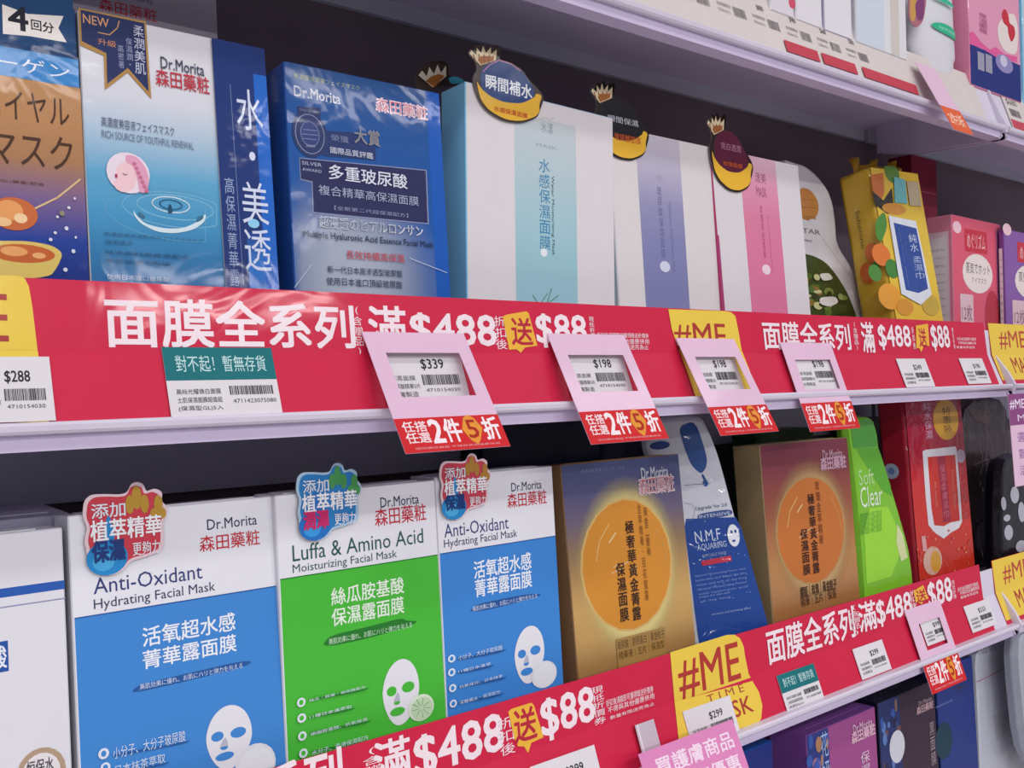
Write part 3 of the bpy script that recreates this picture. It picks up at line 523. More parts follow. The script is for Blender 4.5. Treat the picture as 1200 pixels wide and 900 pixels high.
T({'n':'refill_pouch','l':'white pouch with an orange emblem and herb picture, behind the pink striped box, middle shelf','c':'pouch','k':'pouch','loc':[0.841,0.5663,1.4822],'rot':[0,6,0],'w':100,'h':198.9,'d':28,'mat':'pouch_white','g':'pouches on the shelves'},[
 ('OUT','P','F',[-14.4,200.6,11.2,198.8,30,197.8,49.9,189.7,67.2,176.4,74.8,160.5,75.7,139.1,72.7,115.1,96.5,90.6,120.3,63,144.7,34.7,150.9,22.6,-48.7,17.8],'d8d6da',None),
 ('emblem','E','F',[22.6,153.9,20.5,17],'c88848',None),
 ('emblem','L','F',[9.1,149.1,38.2,150.8],'8a5428',None,{'w':0.8}),
 ('emblem','L','F',[12.8,158.6,35.9,158.8],'a86c38',None,{'w':0.8}),
 ('emblem','P','F',[7.3,139.7,33.6,141.8,35.6,137.8,26.2,139.2,21.6,135.3,10.4,136.6],'b07840',None),
 ('lettering','T','F',[1,121.4,40.1,126.6],'6a6a70','STAR'),
 ('lettering','T','F',[6.1,112.4,22.8,114.6],'8a8a90','HERB'),
 ('herb_picture','P','F',[-0.6,99.4,23.7,97.6,43.9,92,61.2,79.1,77.7,61.1,89.9,36.8,86.6,21.4,-16.1,19.5],'3a4a22',None),
 ('herb_picture','E','F',[38.1,47.3,8.3,4.9],'c8c890',None),
 ('herb_picture','E','F',[42.9,60.1,8.7,4.4],'7a8f48',None),
 ('herb_picture','E','F',[38.1,37.8,4.5,3.4],'7a8f48',None),
 ('herb_picture','E','F',[10.7,46.9,6,2.4],'8a6a2c',None),
 ('herb_picture','E','F',[-8.7,38.1,4.9,2.5],'7a8f48',None),
 ('herb_picture','E','F',[62.9,51.3,9.7,4.8],'2c3a1a',None),
 ('herb_picture','E','F',[-2,64.9,8.7,2.6],'2c3a1a',None),
 ('herb_picture','E','F',[16,54.7,3.8,3.9],'2c3a1a',None),
 ('herb_picture','E','F',[1.8,68.5,5.4,4.1],'7a8f48',None),
 ('herb_picture','E','F',[28,49.1,4.2,5],'5f7a34',None),
 ('herb_picture','E','F',[24.1,58.2,6.2,3],'8a6a2c',None),
 ('herb_picture','E','F',[1.3,86.6,4.8,4.9],'7a8f48',None),
 ('herb_picture','E','F',[6.9,75.2,8.2,3.3],'4d6a2c',None),
 ('herb_picture','E','F',[20.8,59.5,8.1,2.2],'c8c890',None),
 ('herb_picture','E','F',[17.6,64.8,9.1,2.5],'4d6a2c',None),
 ('herb_picture','E','F',[35,36.7,5.8,4.8],'4d6a2c',None),
 ('herb_picture','E','F',[-0.1,49.2,5.4,4.3],'c8c890',None),
 ('herb_picture','E','F',[3.9,49.1,9.1,2.4],'5f7a34',None),
 ('herb_picture','E','F',[0.1,54.2,8.6,1.9],'c8c890',None),
 ('herb_picture','E','F',[34.9,42.2,6.4,3.2],'5f7a34',None),
 ('herb_picture','E','F',[66.5,54.6,8.8,3],'7a8f48',None),
 ('herb_picture','E','F',[2.1,46.6,8.8,3.8],'8a6a2c',None),
 ('herb_picture','E','F',[62.4,55.5,5,3.6],'9aa868',None),
 ('herb_picture','E','F',[15.5,62.5,8.8,2.2],'8a6a2c',None),
 ('herb_picture','E','F',[63.1,35,7.7,3.5],'2c3a1a',None),
 ('herb_picture','E','F',[8.5,60.9,6.5,3.5],'4d6a2c',None),
 ('herb_picture','E','F',[18.2,44,8,4],'c8c890',None),
 ('herb_picture','E','F',[0.1,71.4,6.8,3.9],'8a6a2c',None),
 ('herb_picture','E','F',[27.5,45.3,7.7,2.7],'2c3a1a',None),
 ('herb_picture','E','F',[42.1,57.1,4,3.6],'2c3a1a',None),
 ('herb_picture','E','F',[21.7,74.4,5.4,3.4],'c8c890',None),
 ('herb_picture','E','F',[39.7,47.6,8.6,3],'8a6a2c',None),
 ('herb_picture','P','F',[22.4,53.1,52.2,55.4,56.8,48.6,37.9,43.4,21,46.2],'e4e0dc',None),
 ('herb_picture','P','F',[25.6,78.3,45.5,80.5,52.1,73.9,31.7,70.6],'d8d8cc',None),
])
T({'n':'wet_wipes_pack','l':'yellow soft pack printed with oranges around a blue flip label, middle shelf','c':'wipes pack','k':'softpack','loc':[0.9316,0.5206,1.4841],'rot':[0,7,-3],'w':101.1,'h':192.1,'d':39,'mat':'yellow'},[
 ('printed_front','G','F',[1,1,100.1,191.1],['dcb63c','e0bc38','e4c440','e6c034','e6ba2c'],None),
 ('printed_front','P','F',[-1.2,182.6,25.7,186.9,21.1,165.4,5,148.1,-2.8,163.9],'c87030',None),
 ('printed_front','P','F',[-3.3,165.1,15.9,155.7,38.2,171.1,35,147.2,19.8,140.6,-2.9,150],'2c2a20',None),
 ('fruit_picture','P','F',[28.4,195.4,55.2,196.3,60.4,184.6,41.6,174.9,28.6,182.4],'5a8438',None),
 ('fruit_picture','P','F',[-8.7,131.3,14.7,145.1,15.6,127.6,-3.2,108.4,-11.6,115.1],'4c8c34',None),
 ('fruit_picture','E','F',[-7.2,95.7,18,12],'e07a2c',None),
 ('fruit_picture','E','F',[-4.4,51.1,22.4,14.1],'e8a02c',None),
 ('fruit_picture','E','F',[-25.8,76.2,12.5,9],'4a8a34',None),
 ('fruit_picture','E','F',[35,147.2,25,6.3],'cc8c34',None),
 ('fruit_picture','E','F',[9.4,80.9,13.1,10.5],'3f8434',None),
 ('fruit_picture','E','F',[22.1,39.2,17.7,9.2],'d89428',None),
 ('fruit_picture','E','F',[77.2,40.5,19,12],'c8a83a',None),
 ('fruit_picture','L','F',[80.3,35.6,53.9,53.9],'e0cc5c',None,{'w':0.4}),
 ('fruit_picture','L','F',[80.3,35.6,58.7,56],'e0cc5c',None,{'w':0.4}),
 ('fruit_picture','L','F',[80.3,35.6,63.6,58.1],'e0cc5c',None,{'w':0.4}),
 ('fruit_picture','L','F',[80.3,35.6,68.5,60.3],'e0cc5c',None,{'w':0.4}),
 ('fruit_picture','L','F',[80.3,35.6,73.4,62.4],'e0cc5c',None,{'w':0.4}),
 ('fruit_picture','L','F',[80.3,35.6,78.3,64.5],'e0cc5c',None,{'w':0.4}),
 ('fruit_picture','L','F',[80.3,35.6,81.8,62.3],'e0cc5c',None,{'w':0.4}),
 ('fruit_picture','L','F',[80.3,35.6,85.3,60.2],'e0cc5c',None,{'w':0.4}),
 ('fruit_picture','L','F',[80.3,35.6,88.9,58],'e0cc5c',None,{'w':0.4}),
 ('fruit_picture','L','F',[80.3,35.6,92.4,55.7],'e0cc5c',None,{'w':0.4}),
 ('fruit_picture','L','F',[80.3,35.6,96,53.5],'e0cc5c',None,{'w':0.4}),
 ('fruit_picture','L','F',[80.3,35.6,99.5,51.3],'e0cc5c',None,{'w':0.4}),
 ('label_print','P','F',[44.4,183.5,67.6,181.5,64.1,153.9,37.3,154.4],'6ab4b8',None),
 ('label_print','P','F',[70.5,180.4,96.2,180.9,93.8,152.5,68.2,152.4],'b8a888',None),
 ('label_print','P','F',[19.2,138.9,75.3,135,79.1,95.9,82.1,52,55,40.9,38.7,46.3,18,53.6],'dfe4ee',None),
 ('label_print','P','F',[26.9,131.5,73.5,126.7,75.5,91,76.3,58.5,53.9,53.9,28.2,57.7],'23489a',None),
 ('lettering','V','F',[53.2,99.4,70,120.5],'c8d4ec','純水'),
 ('lettering','V','F',[54.9,69.3,72.9,95.5],'a8b8dc','柔濕巾'),
 ('lettering','K','F',[35.2,62.3,36.3,125.9],'a8b8dc','Pure Water Wipes'),
 ('fruit_picture','E','L',[20.5,99.3,0.3,0.2],'e07a2c',None),
 ('fruit_picture','E','L',[25.9,101.4,7.6,10.7],'e07428',None),
 ('fruit_picture','E','L',[17.2,81.4,8.7,11.6],'d8702c',None),
 ('fruit_picture','E','L',[28.1,85.8,3.8,6.2],'4a8a34',None),
 ('lettering','K','L',[15,108,20,150],'6a5418','Sabonino'),
])
T({'n':'face_mask_box','l':'dark red box standing behind the yellow wipes pack, middle shelf','c':'box','k':'box','loc':[1.0833,0.585,1.4793],'rot':[0,0,0],'w':60,'h':238.6,'d':30,'mat':'darkred','g':'face mask boxes on the middle shelf'},[
 ('printed_front','R','F',[0.6,0.6,59.4,238],'7a1c34',None),
 ('printed_front','L','F',[20.7,196.1,57.8,195.9],'b06478',None,{'w':1.2}),
])
T({'n':'eye_mask_box','l':'pink eye mask box with a red label and white oval, middle shelf right','c':'eye mask box','k':'box','loc':[1.0839,0.538,1.4793],'rot':[2,0,0],'w':132.8,'h':158.6,'d':30,'mat':'pink','g':'eye mask boxes'},[
 ('printed_front','R','F',[0.6,0.6,132.2,158],'dc6078',None),
 ('printed_front','R','F',[119.6,1,132,150.6],'c070b0',None),
 ('label_print','E','F',[12.8,144.5,11.2,7.1],'eec8d2',None),
 ('label_print','C','F',[31.9,118.1,93,145.1],'c83848',None,{'w':2}),
 ('lettering','T','F',[38.5,122.1,87.7,141.1],'f0c8c8','めぐリズム'),
 ('label_print','E','F',[65.1,92.8,41.2,23.8],'ece0dc',None),
 ('lettering','T','F',[33.2,92,98.3,105.4],'3a2430','蒸気でホット'),
 ('lettering','T','F',[47.8,80.9,87.7,88],'6a4a50','アイマスク'),
 ('label_print','C','F',[15.9,22.2,50.5,66.6],'dfc0c8',None,{'w':2}),
 ('lettering','T','F',[19.9,34.9,46.5,53.9],'7a4a60','12枚'),
 ('label_print','E','F',[103.6,39.6,21.3,34.9],'b83c4c',None),
 ('side_panel','R','L',[2,2,26,139.5],'e8c8dc',None),
 ('side_panel','R','L',[4,4,24,133.2],'e4dce4',None),
 ('side_lettering','T','L',[5,117,22,120],'8a7890','蒸気の温熱で目もと'),
 ('side_lettering','T','L',[5,108,22,110],'8a7890','に心地よい'),
 ('side_lettering','T','L',[5,98,22,101],'8a7890','蒸気の温熱で目もと'),
 ('side_lettering','T','L',[5,89,22,91],'8a7890','に心地よい'),
 ('side_lettering','T','L',[5,79,22,81],'8a7890','蒸気の温熱で目もと'),
 ('side_lettering','T','L',[5,70,22,72],'8a7890','に心地よい'),
 ('side_lettering','T','L',[5,60,22,62],'8a7890','蒸気の温熱で目もと'),
 ('side_lettering','T','L',[5,51,22,53],'8a7890','に心地よい'),
 ('side_lettering','T','L',[5,41,22,43],'8a7890','蒸気の温熱で目もと'),
])
T({'n':'eye_mask_box','l':'purple eye mask box cut by the right edge, beside the pink one','c':'eye mask box','k':'box','loc':[1.2042,0.533,1.4793],'rot':[2,0,0],'w':163.2,'h':151.1,'d':6,'mat':'purple','g':'eye mask boxes'},[
 ('printed_front','R','F',[0.6,0.6,162.6,150.5],'8a60a8',None),
 ('printed_front','R','F',[146.9,1,162.4,143.1],'7050a0',None),
 ('label_print','E','F',[10,151,12.8,7.5],'eec8d2',None),
 ('label_print','C','F',[39.2,112.6,114.3,138.2],'c83848',None,{'w':2}),
 ('lettering','T','F',[47.3,116.3,107.7,134.5],'f0c8c8','めぐリズム'),
 ('label_print','E','F',[80,88.4,50.6,22.7],'ece0dc',None),
 ('lettering','T','F',[40.8,87.6,120.8,100.5],'3a2430','蒸気でホット'),
 ('lettering','T','F',[58.8,77,107.7,83.8],'6a4a50','アイマスク'),
 ('label_print','C','F',[19.6,21.2,62,63.5],'dfc0c8',None,{'w':2}),
 ('lettering','T','F',[24.5,33.2,57.1,51.4],'7a4a60','12枚'),
 ('label_print','E','F',[127.3,37.8,26.1,33.2],'b83c4c',None),
 ('side_panel','R','L',[2,2,2,132.9],'e8c8dc',None),
 ('side_panel','R','L',[4,4,0,126.9],'e4dce4',None),
 ('side_lettering','T','L',[5,112,-2,114],'8a7890','蒸気の温熱で目もと'),
 ('side_lettering','T','L',[5,103,-2,105],'8a7890','に心地よい'),
 ('side_lettering','T','L',[5,94,-2,96],'8a7890','蒸気の温熱で目もと'),
 ('side_lettering','T','L',[5,85,-2,87],'8a7890','に心地よい'),
 ('side_lettering','T','L',[5,76,-2,78],'8a7890','蒸気の温熱で目もと'),
 ('side_lettering','T','L',[5,66,-2,69],'8a7890','に心地よい'),
 ('side_lettering','T','L',[5,57,-2,60],'8a7890','蒸気の温熱で目もと'),
 ('side_lettering','T','L',[5,48,-2,51],'8a7890','に心地よい'),
 ('side_lettering','T','L',[5,39,-2,41],'8a7890','蒸気の温熱で目もと'),
])
T({'n':'face_mask_box','l':'white box with a blue stripe and brown ring seal, leftmost on the lower shelf','c':'face mask box','k':'box','loc':[-0.0201,0.5052,1.2174],'rot':[0,4,0],'w':135,'h':167.1,'d':30,'mat':'white','g':'face mask boxes on the lower shelf'},[
 ('printed_front','R','F',[0.6,0.6,134.4,166.5],'dfdfe6',None),
 ('printed_front','R','F',[32.6,136.2,135,140.6],'2f5cae',None),
 ('printed_front','R','F',[32.4,131.2,135.2,131.8],'8a90b8',None),
 ('label_print','R','F',[83.6,100.7,108.5,115.3],'2a56a4',None),
 ('lettering','T','F',[85.3,102.5,107.7,113.4],'e8ecf6','玻尿酸',{'b':0.02}),
 ('label_print','E','F',[121,48.5,11.2,12.3],'b39a82',None),
 ('label_print','E','F',[121,48.5,8.7,9.8],'e4e0e0',None),
 ('lettering','T','F',[114.6,48.3,126.6,55.5],'4a4450','恒保水',{'b':0.02}),
])
T({'n':'face_mask_box','l':'white and sky blue mask box with red drop sticker, second box on the lower shelf','c':'face mask box','k':'box','loc':[0.1179,0.5052,1.2177],'rot':[0,4.5,0],'w':112.1,'h':172.2,'d':30,'mat':'white','g':'face mask boxes on the lower shelf'},[
 ('printed_front','R','F',[0.6,0.6,111.5,171.6],'e4e5ec',None),
 ('printed_front','R','F',[1.2,0.6,111.5,120],'4389d2',None),
 ('printed_front','R','F',[1.2,119.8,111.5,120.5],'2c5a9c',None),
 ('maker_lettering','T','F',[71.7,156.8,100.8,162.7],'3a3f5a','Dr.Morita',{'b':0.008}),
 ('maker_lettering','T','F',[66.9,145.2,101.9,153.9],'c0303e','森田藥粧',{'b':0.01}),
 ('lettering','T','F',[10.9,130.8,67.6,139],'3a4278','Anti-Oxidant',{'b':0}),
 ('lettering','T','F',[10.7,121.6,74.4,128.2],'3a4260','Hydrating Facial Mask',{'b':0}),
 ('lettering','T','F',[34.1,99.6,84.7,109.6],'eef2fa','活氧超水感',{'b':0.02}),
 ('lettering','T','F',[33.8,88,84.6,97.5],'eef2fa','菁華露面膜',{'b':0.02}),
 ('brush_stroke','P','F',[26.8,77.7,31.1,80.7,42.7,81,85.5,81.9,94,80.6,89.1,78.5,59.8,77.5,32.5,77],'2c5a9c',None),
 ('lettering','T','F',[31.4,77.9,87.6,80.9],'d0dcf0','美肌効果に優れ、お肌にハリと弾力を与える',{'b':0}),
 ('mask_picture','P','F',[90.9,40.4,89.6,36.7,87.8,33.3,85.7,30.3,83.3,27.8,80.8,26.1,78.4,25.1,75.9,25,73.6,25.7,71.4,27.3,69.4,29.6,67.6,32.6,66.2,36.1,65.2,39.9,64.8,43.8,65.5,47.6,66.8,51,68.6,54.1,70.9,56.6,73.5,58.3,76.4,59.3,79.3,59.4,82.2,58.6,84.9,57,87.2,54.7,89,51.7,90.3,48.1,90.9,44.3],'e4e4ea',None),
 ('mask_picture','E','F',[71.2,44.1,3.5,2.6],'4389d2',None),
 ('mask_picture','E','F',[83,43.6,4.5,2.8],'4389d2',None),
 ('mask_picture','P','F',[74.8,42.5,76.1,42.5,77.1,37,74.4,36.6,71.9,37.8],'b9bac8',None),
 ('mask_picture','P','F',[71.9,38.1,77.1,37.9,76,36.2,73.4,36.2],'4389d2',None),
 ('mask_picture','E','F',[74.7,32.7,5.2,2.2],'4389d2',None),
 ('mask_picture','E','F',[91.9,23.6,12,11.6],'e0e2e8',None),
 ('mask_picture','E','F',[92.4,23,10.3,10],'e6e8ee',None),
 ('bullet_icons','E','F',[12.1,50.2,2.7,2.8],'dfe6f0',None),
 ('bullet_icons','E','F',[12.1,50.2,1.3,1.6],'4389d2',None),
 ('brush_stroke','P','F',[16,48.7,54.6,45.8,56.5,46.2,53.7,44.9,16.4,47.5],'2c5a9c',None),
 ('lettering','T','F',[16.6,46.2,53.7,52],'d4e0ee','小分子、大分子玻尿酸'),
 ('bullet_icons','E','F',[12.6,43.2,2.5,2.6],'dfe6f0',None),
 ('bullet_icons','E','F',[12.6,43.2,1.3,1.5],'4389d2',None),
 ('brush_stroke','P','F',[16.6,39.8,43.3,37.5,45.2,37.9,42.4,36.6,17,38.6],'2c5a9c',None),
 ('lettering','T','F',[17.2,37.9,42.5,42.8],'d4e0ee','日本抹茶萃取'),
 ('promo_sticker','P','F',[7.7,179.3,11.1,182.2,18.8,181.8,24.8,180.9,29.2,181.5,31.2,185.9,34.3,186.9,37.8,185.5,39,181.1,43.6,182.7,47.6,180.3,46.9,175.3,50.4,171.4,48.8,166.5,46.8,163.6,47.4,157.7,46.5,148.9,37.8,146.7,29.3,145.5,25.6,141.4,19.5,139.2,11.9,141.4,8,146.7,7.8,153.6,6.8,158.3,8.7,165.3,6.5,171.4],'e2c9cf',None,{'t':1}),
 ('promo_sticker','P','F',[9.4,178.1,12.6,180.7,19.6,180.4,25,179.6,29,180.1,30.8,184.1,33.7,185,36.9,183.7,37.9,179.7,42.1,181.1,45.8,178.9,45.1,174.4,48.3,170.8,46.8,166.3,45,163.6,45.6,158.2,44.8,150.1,36.9,148.1,29.1,147,25.8,143.2,20.2,141.2,13.3,143.1,9.7,148,9.6,154.4,8.6,158.7,10.4,165.2,8.3,170.8],'c8404e',None,{'t':1}),
 ('promo_sticker','E','F',[17.8,148.7,10.3,9],'2a88c8',None,{'t':1}),
 ('promo_sticker','E','F',[16,146.9,5.5,4.7],'4aa8dc',None,{'t':1}),
 ('promo_sticker','P','F',[15.1,157.2,19.3,173.3,22.9,157.1],'2a88c8',None,{'t':1}),
 ('promo_sticker','E','F',[33.9,178.6,2.5,6.4],'b89038',None,{'t':1}),
 ('promo_sticker','E','F',[30.2,175.2,2.2,4.9],'b89038',None,{'t':1}),
 ('promo_sticker','E','F',[37.8,174.8,2.2,4.9],'b89038',None,{'t':1}),
 ('promo_sticker','E','F',[45,174.3,2.3,4.5],'b89038',None,{'t':1}),
 ('promo_sticker','E','F',[43,169.5,2.7,2.9],'b89038',None,{'t':1}),
 ('promo_sticker','E','F',[47,169,1.9,2.9],'b89038',None,{'t':1}),
 ('sticker_lettering','T','F',[10.9,169.5,27.8,177],'dfe6ee','添加',{'b':0.02,'t':1}),
 ('sticker_lettering','T','F',[10.1,157.7,46,168.5],'eef0f4','植萃精華',{'b':0.03,'t':1}),
 ('sticker_lettering','T','F',[10.5,147,26.7,157.8],'243a78','保濕',{'b':0.05,'t':1}),
 ('sticker_lettering','T','F',[30.6,148,44.7,155.1],'e6e6ee','更夠力',{'b':0.01,'t':1}),
])
T({'n':'face_mask_box','l':'white and bright green mask box with blue drop sticker, lower shelf','c':'face mask box','k':'box','loc':[0.228,0.5051,1.2168],'rot':[0,2.8,0],'w':111,'h':173.5,'d':30,'mat':'white','g':'face mask boxes on the lower shelf'},[
 ('printed_front','R','F',[0.6,0.6,110.4,172.9],'e4e5ec',None),
 ('printed_front','R','F',[1.2,0.6,110.4,124.8],'4aba3c',None),
 ('printed_front','R','F',[1.2,124.6,110.4,125.3],'2a7a30',None),
 ('maker_lettering','T','F',[69.8,159.5,98.1,165.8],'3a3f5a','Dr.Morita',{'b':0.008}),
 ('maker_lettering','T','F',[65.4,148.3,103.1,159.2],'c0303e','森田藥粧',{'b':0.01}),
 ('lettering','T','F',[9.5,134.1,100,143.6],'2c5a50','Luffa & Amino Acid',{'b':0}),
 ('lettering','T','F',[9.2,126,79.9,132.3],'3a5a5c','Moisturizing Facial Mask',{'b':0}),
 ('lettering','T','F',[33,104.6,83.7,114.9],'e6f4e2','絲瓜胺基酸',{'b':0.02}),
 ('lettering','T','F',[32.7,92.3,83,102.7],'e6f4e2','保濕露面膜',{'b':0.02}),
 ('brush_stroke','P','F',[25.7,82.7,31.1,87.5,58.2,88.1,81.1,89.3,84.3,87,93.1,85.3,87.5,83.4,57.8,81.2,33.1,81.1],'2a7a30',None),
 ('lettering','T','F',[30,82.1,88.3,85.7],'c8e6c8','美肌効果に優れ、お肌にハリと弾力を与える',{'b':0}),
 ('mask_picture','P','F',[91.1,42.3,89.7,38,87.8,33.9,85.5,30.3,83.1,27.4,80.5,25.3,77.9,24.1,75.5,23.9,73.1,24.7,70.9,26.4,68.9,29.1,67.2,32.5,65.8,36.5,64.9,40.9,64.5,45.4,65.3,49.8,66.7,53.9,68.6,57.5,71,60.5,73.8,62.7,76.7,63.9,79.8,64.1,82.7,63.3,85.4,61.5,87.7,58.8,89.5,55.4,90.7,51.4,91.2,46.9],'e4e4ea',None),
 ('mask_picture','E','F',[71.1,45.8,3.5,3],'4aba3c',None),
 ('mask_picture','E','F',[83.1,46,4.6,3.3],'4aba3c',None),
 ('mask_picture','P','F',[74.7,44.1,76,44.3,77,37.9,74.3,37.3,71.7,38.5],'b9bac8',None),
 ('mask_picture','P','F',[71.7,38.9,77,38.9,75.9,36.9,73.2,36.7],'4aba3c',None),
 ('mask_picture','E','F',[74.5,32.7,5.3,2.6],'4aba3c',None),
 ('mask_picture','E','F',[91.8,31.2,9.6,8.3],'dcead4',None),
 ('mask_picture','E','F',[92.4,30.5,8.2,7.1],'c4dcb8',None),
 ('mask_picture','L','F',[93.7,30.7,99,29.5],'6aae62',None,{'w':0.5}),
 ('mask_picture','L','F',[93.2,29.8,97,26.1],'6aae62',None,{'w':0.5}),
 ('mask_picture','L','F',[92,29.5,92.7,25],'6aae62',None,{'w':0.5}),
 ('mask_picture','L','F',[90.8,30,87.9,26.9],'6aae62',None,{'w':0.5}),
 ('mask_picture','L','F',[90,31,85,30.7],'6aae62',None,{'w':0.5}),
 ('mask_picture','L','F',[90,32.1,85.3,34.7],'6aae62',None,{'w':0.5}),
 ('mask_picture','L','F',[90.9,32.8,88.6,37.1],'6aae62',None,{'w':0.5}),
 ('mask_picture','L','F',[92.2,32.7,93.4,36.7],'6aae62',None,{'w':0.5}),
 ('mask_picture','L','F',[93.3,31.9,97.5,33.8],'6aae62',None,{'w':0.5}),
 ('bullet_icons','E','F',[10.3,52.9,2.8,2.7],'dfe6f0',None),
 ('bullet_icons','E','F',[10.3,52.9,1.4,1.6],'4aba3c',None),
 ('brush_stroke','P','F',[14.7,53.9,53.6,51.5,56,52,52.4,50.5,15.2,52.6],'2a7a30',None),
 ('lettering','T','F',[15.2,52,52.5,53.6],'d4e0ee','絲瓜・胺基・玻尿酸配方'),
 ('bullet_icons','E','F',[10.1,44,2.9,2.7],'dfe6f0',None),
 ('bullet_icons','E','F',[10.1,44,1.5,1.5],'4aba3c',None),
 ('brush_stroke','P','F',[14.5,44,43.7,41.9,46.1,42.4,42.5,40.9,14.9,42.7],'2a7a30',None),
 ('lettering','T','F',[15,42.4,42.6,44.3],'d4e0ee','11種日本漢萃取'),
 ('bullet_icons','E','F',[9.9,33.8,2.8,2.7],'dfe6f0',None),
 ('bullet_icons','E','F',[9.9,33.8,1.4,1.5],'4aba3c',None),
 ('brush_stroke','P','F',[14.3,35.2,53.7,31.9,56.1,32.4,52.5,30.9,14.8,33.9],'2a7a30',None),
 ('lettering','T','F',[14.8,32.5,52.5,34.5],'d4e0ee','德國胺基酸、抗氧保濕'),
 ('bullet_icons','E','F',[10,24,2.8,2.7],'dfe6f0',None),
 ('bullet_icons','E','F',[10,24,1.4,1.5],'4aba3c',None),
 ('brush_stroke','P','F',[14.8,24.3,53.7,20.7,56.1,21.1,52.4,19.7,15.3,23],'2a7a30',None),
 ('lettering','T','F',[15.3,21.2,52.5,24.1],'d4e0ee','水分子、柔滑保濕配方'),
 ('promo_sticker','P','F',[13.3,183.1,16.8,185.8,24.5,185.3,30.5,184.4,34.9,184.8,36.9,189,40,189.9,43.5,188.5,44.6,184.3,49.2,185.7,53.2,183.3,52.5,178.6,56,174.8,54.3,170.2,52.3,167.4,53,161.8,52,153.4,43.3,151.4,34.8,150.3,31.1,146.4,25,144.4,17.4,146.5,13.4,151.7,13.3,158.4,12.3,162.9,14.3,169.6,12.1,175.5],'a8c8e0',None,{'t':1}),
 ('promo_sticker','P','F',[15.1,181.9,18.3,184.4,25.2,183.9,30.7,183,34.7,183.4,36.5,187.3,39.4,188.1,42.6,186.8,43.6,183,47.8,184.2,51.4,182.1,50.7,177.8,53.9,174.3,52.4,170,50.6,167.4,51.1,162.3,50.3,154.5,42.4,152.7,34.7,151.7,31.3,148.1,25.7,146.2,18.8,148.2,15.1,152.9,15.1,159.1,14.1,163.3,16,169.4,13.9,174.9],'2f7fc0',None,{'t':1}),
 ('promo_sticker','E','F',[23.3,153.5,10.3,8.6],'2a72c0',None,{'t':1}),
 ('promo_sticker','E','F',[21.5,151.8,5.5,4.5],'3a98dc',None,{'t':1}),
 ('promo_sticker','P','F',[20.7,161.8,24.9,177.1,28.4,161.5],'2a72c0',None,{'t':1}),
 ('promo_sticker','E','F',[39.6,182,2.4,6],'4c9a58',None,{'t':1}),
 ('promo_sticker','E','F',[35.9,178.8,2.2,4.6],'4c9a58',None,{'t':1}),
 ('promo_sticker','E','F',[43.4,178.3,2.3,4.6],'4c9a58',None,{'t':1}),
 ('promo_sticker','E','F',[50.6,177.7,2.3,4.2],'4c9a58',None,{'t':1}),
 ('promo_sticker','E','F',[48.6,173.1,2.7,2.8],'4c9a58',None,{'t':1}),
 ('promo_sticker','E','F',[52.6,172.5,1.9,2.9],'4c9a58',None,{'t':1}),
 ('sticker_lettering','T','F',[16.6,173.3,33.4,180.8],'dfe6ee','添加',{'b':0.02,'t':1}),
 ('sticker_lettering','T','F',[15.7,161.8,51.6,172.7],'eef0f4','植萃精華',{'b':0.03,'t':1}),
 ('sticker_lettering','T','F',[16.1,151.8,32.3,162.3],'cc2c68','潤澤',{'b':0.05,'t':1}),
 ('sticker_lettering','T','F',[36.2,152.5,50.2,159.5],'e6e6ee','更夠力',{'b':0.01,'t':1}),
])
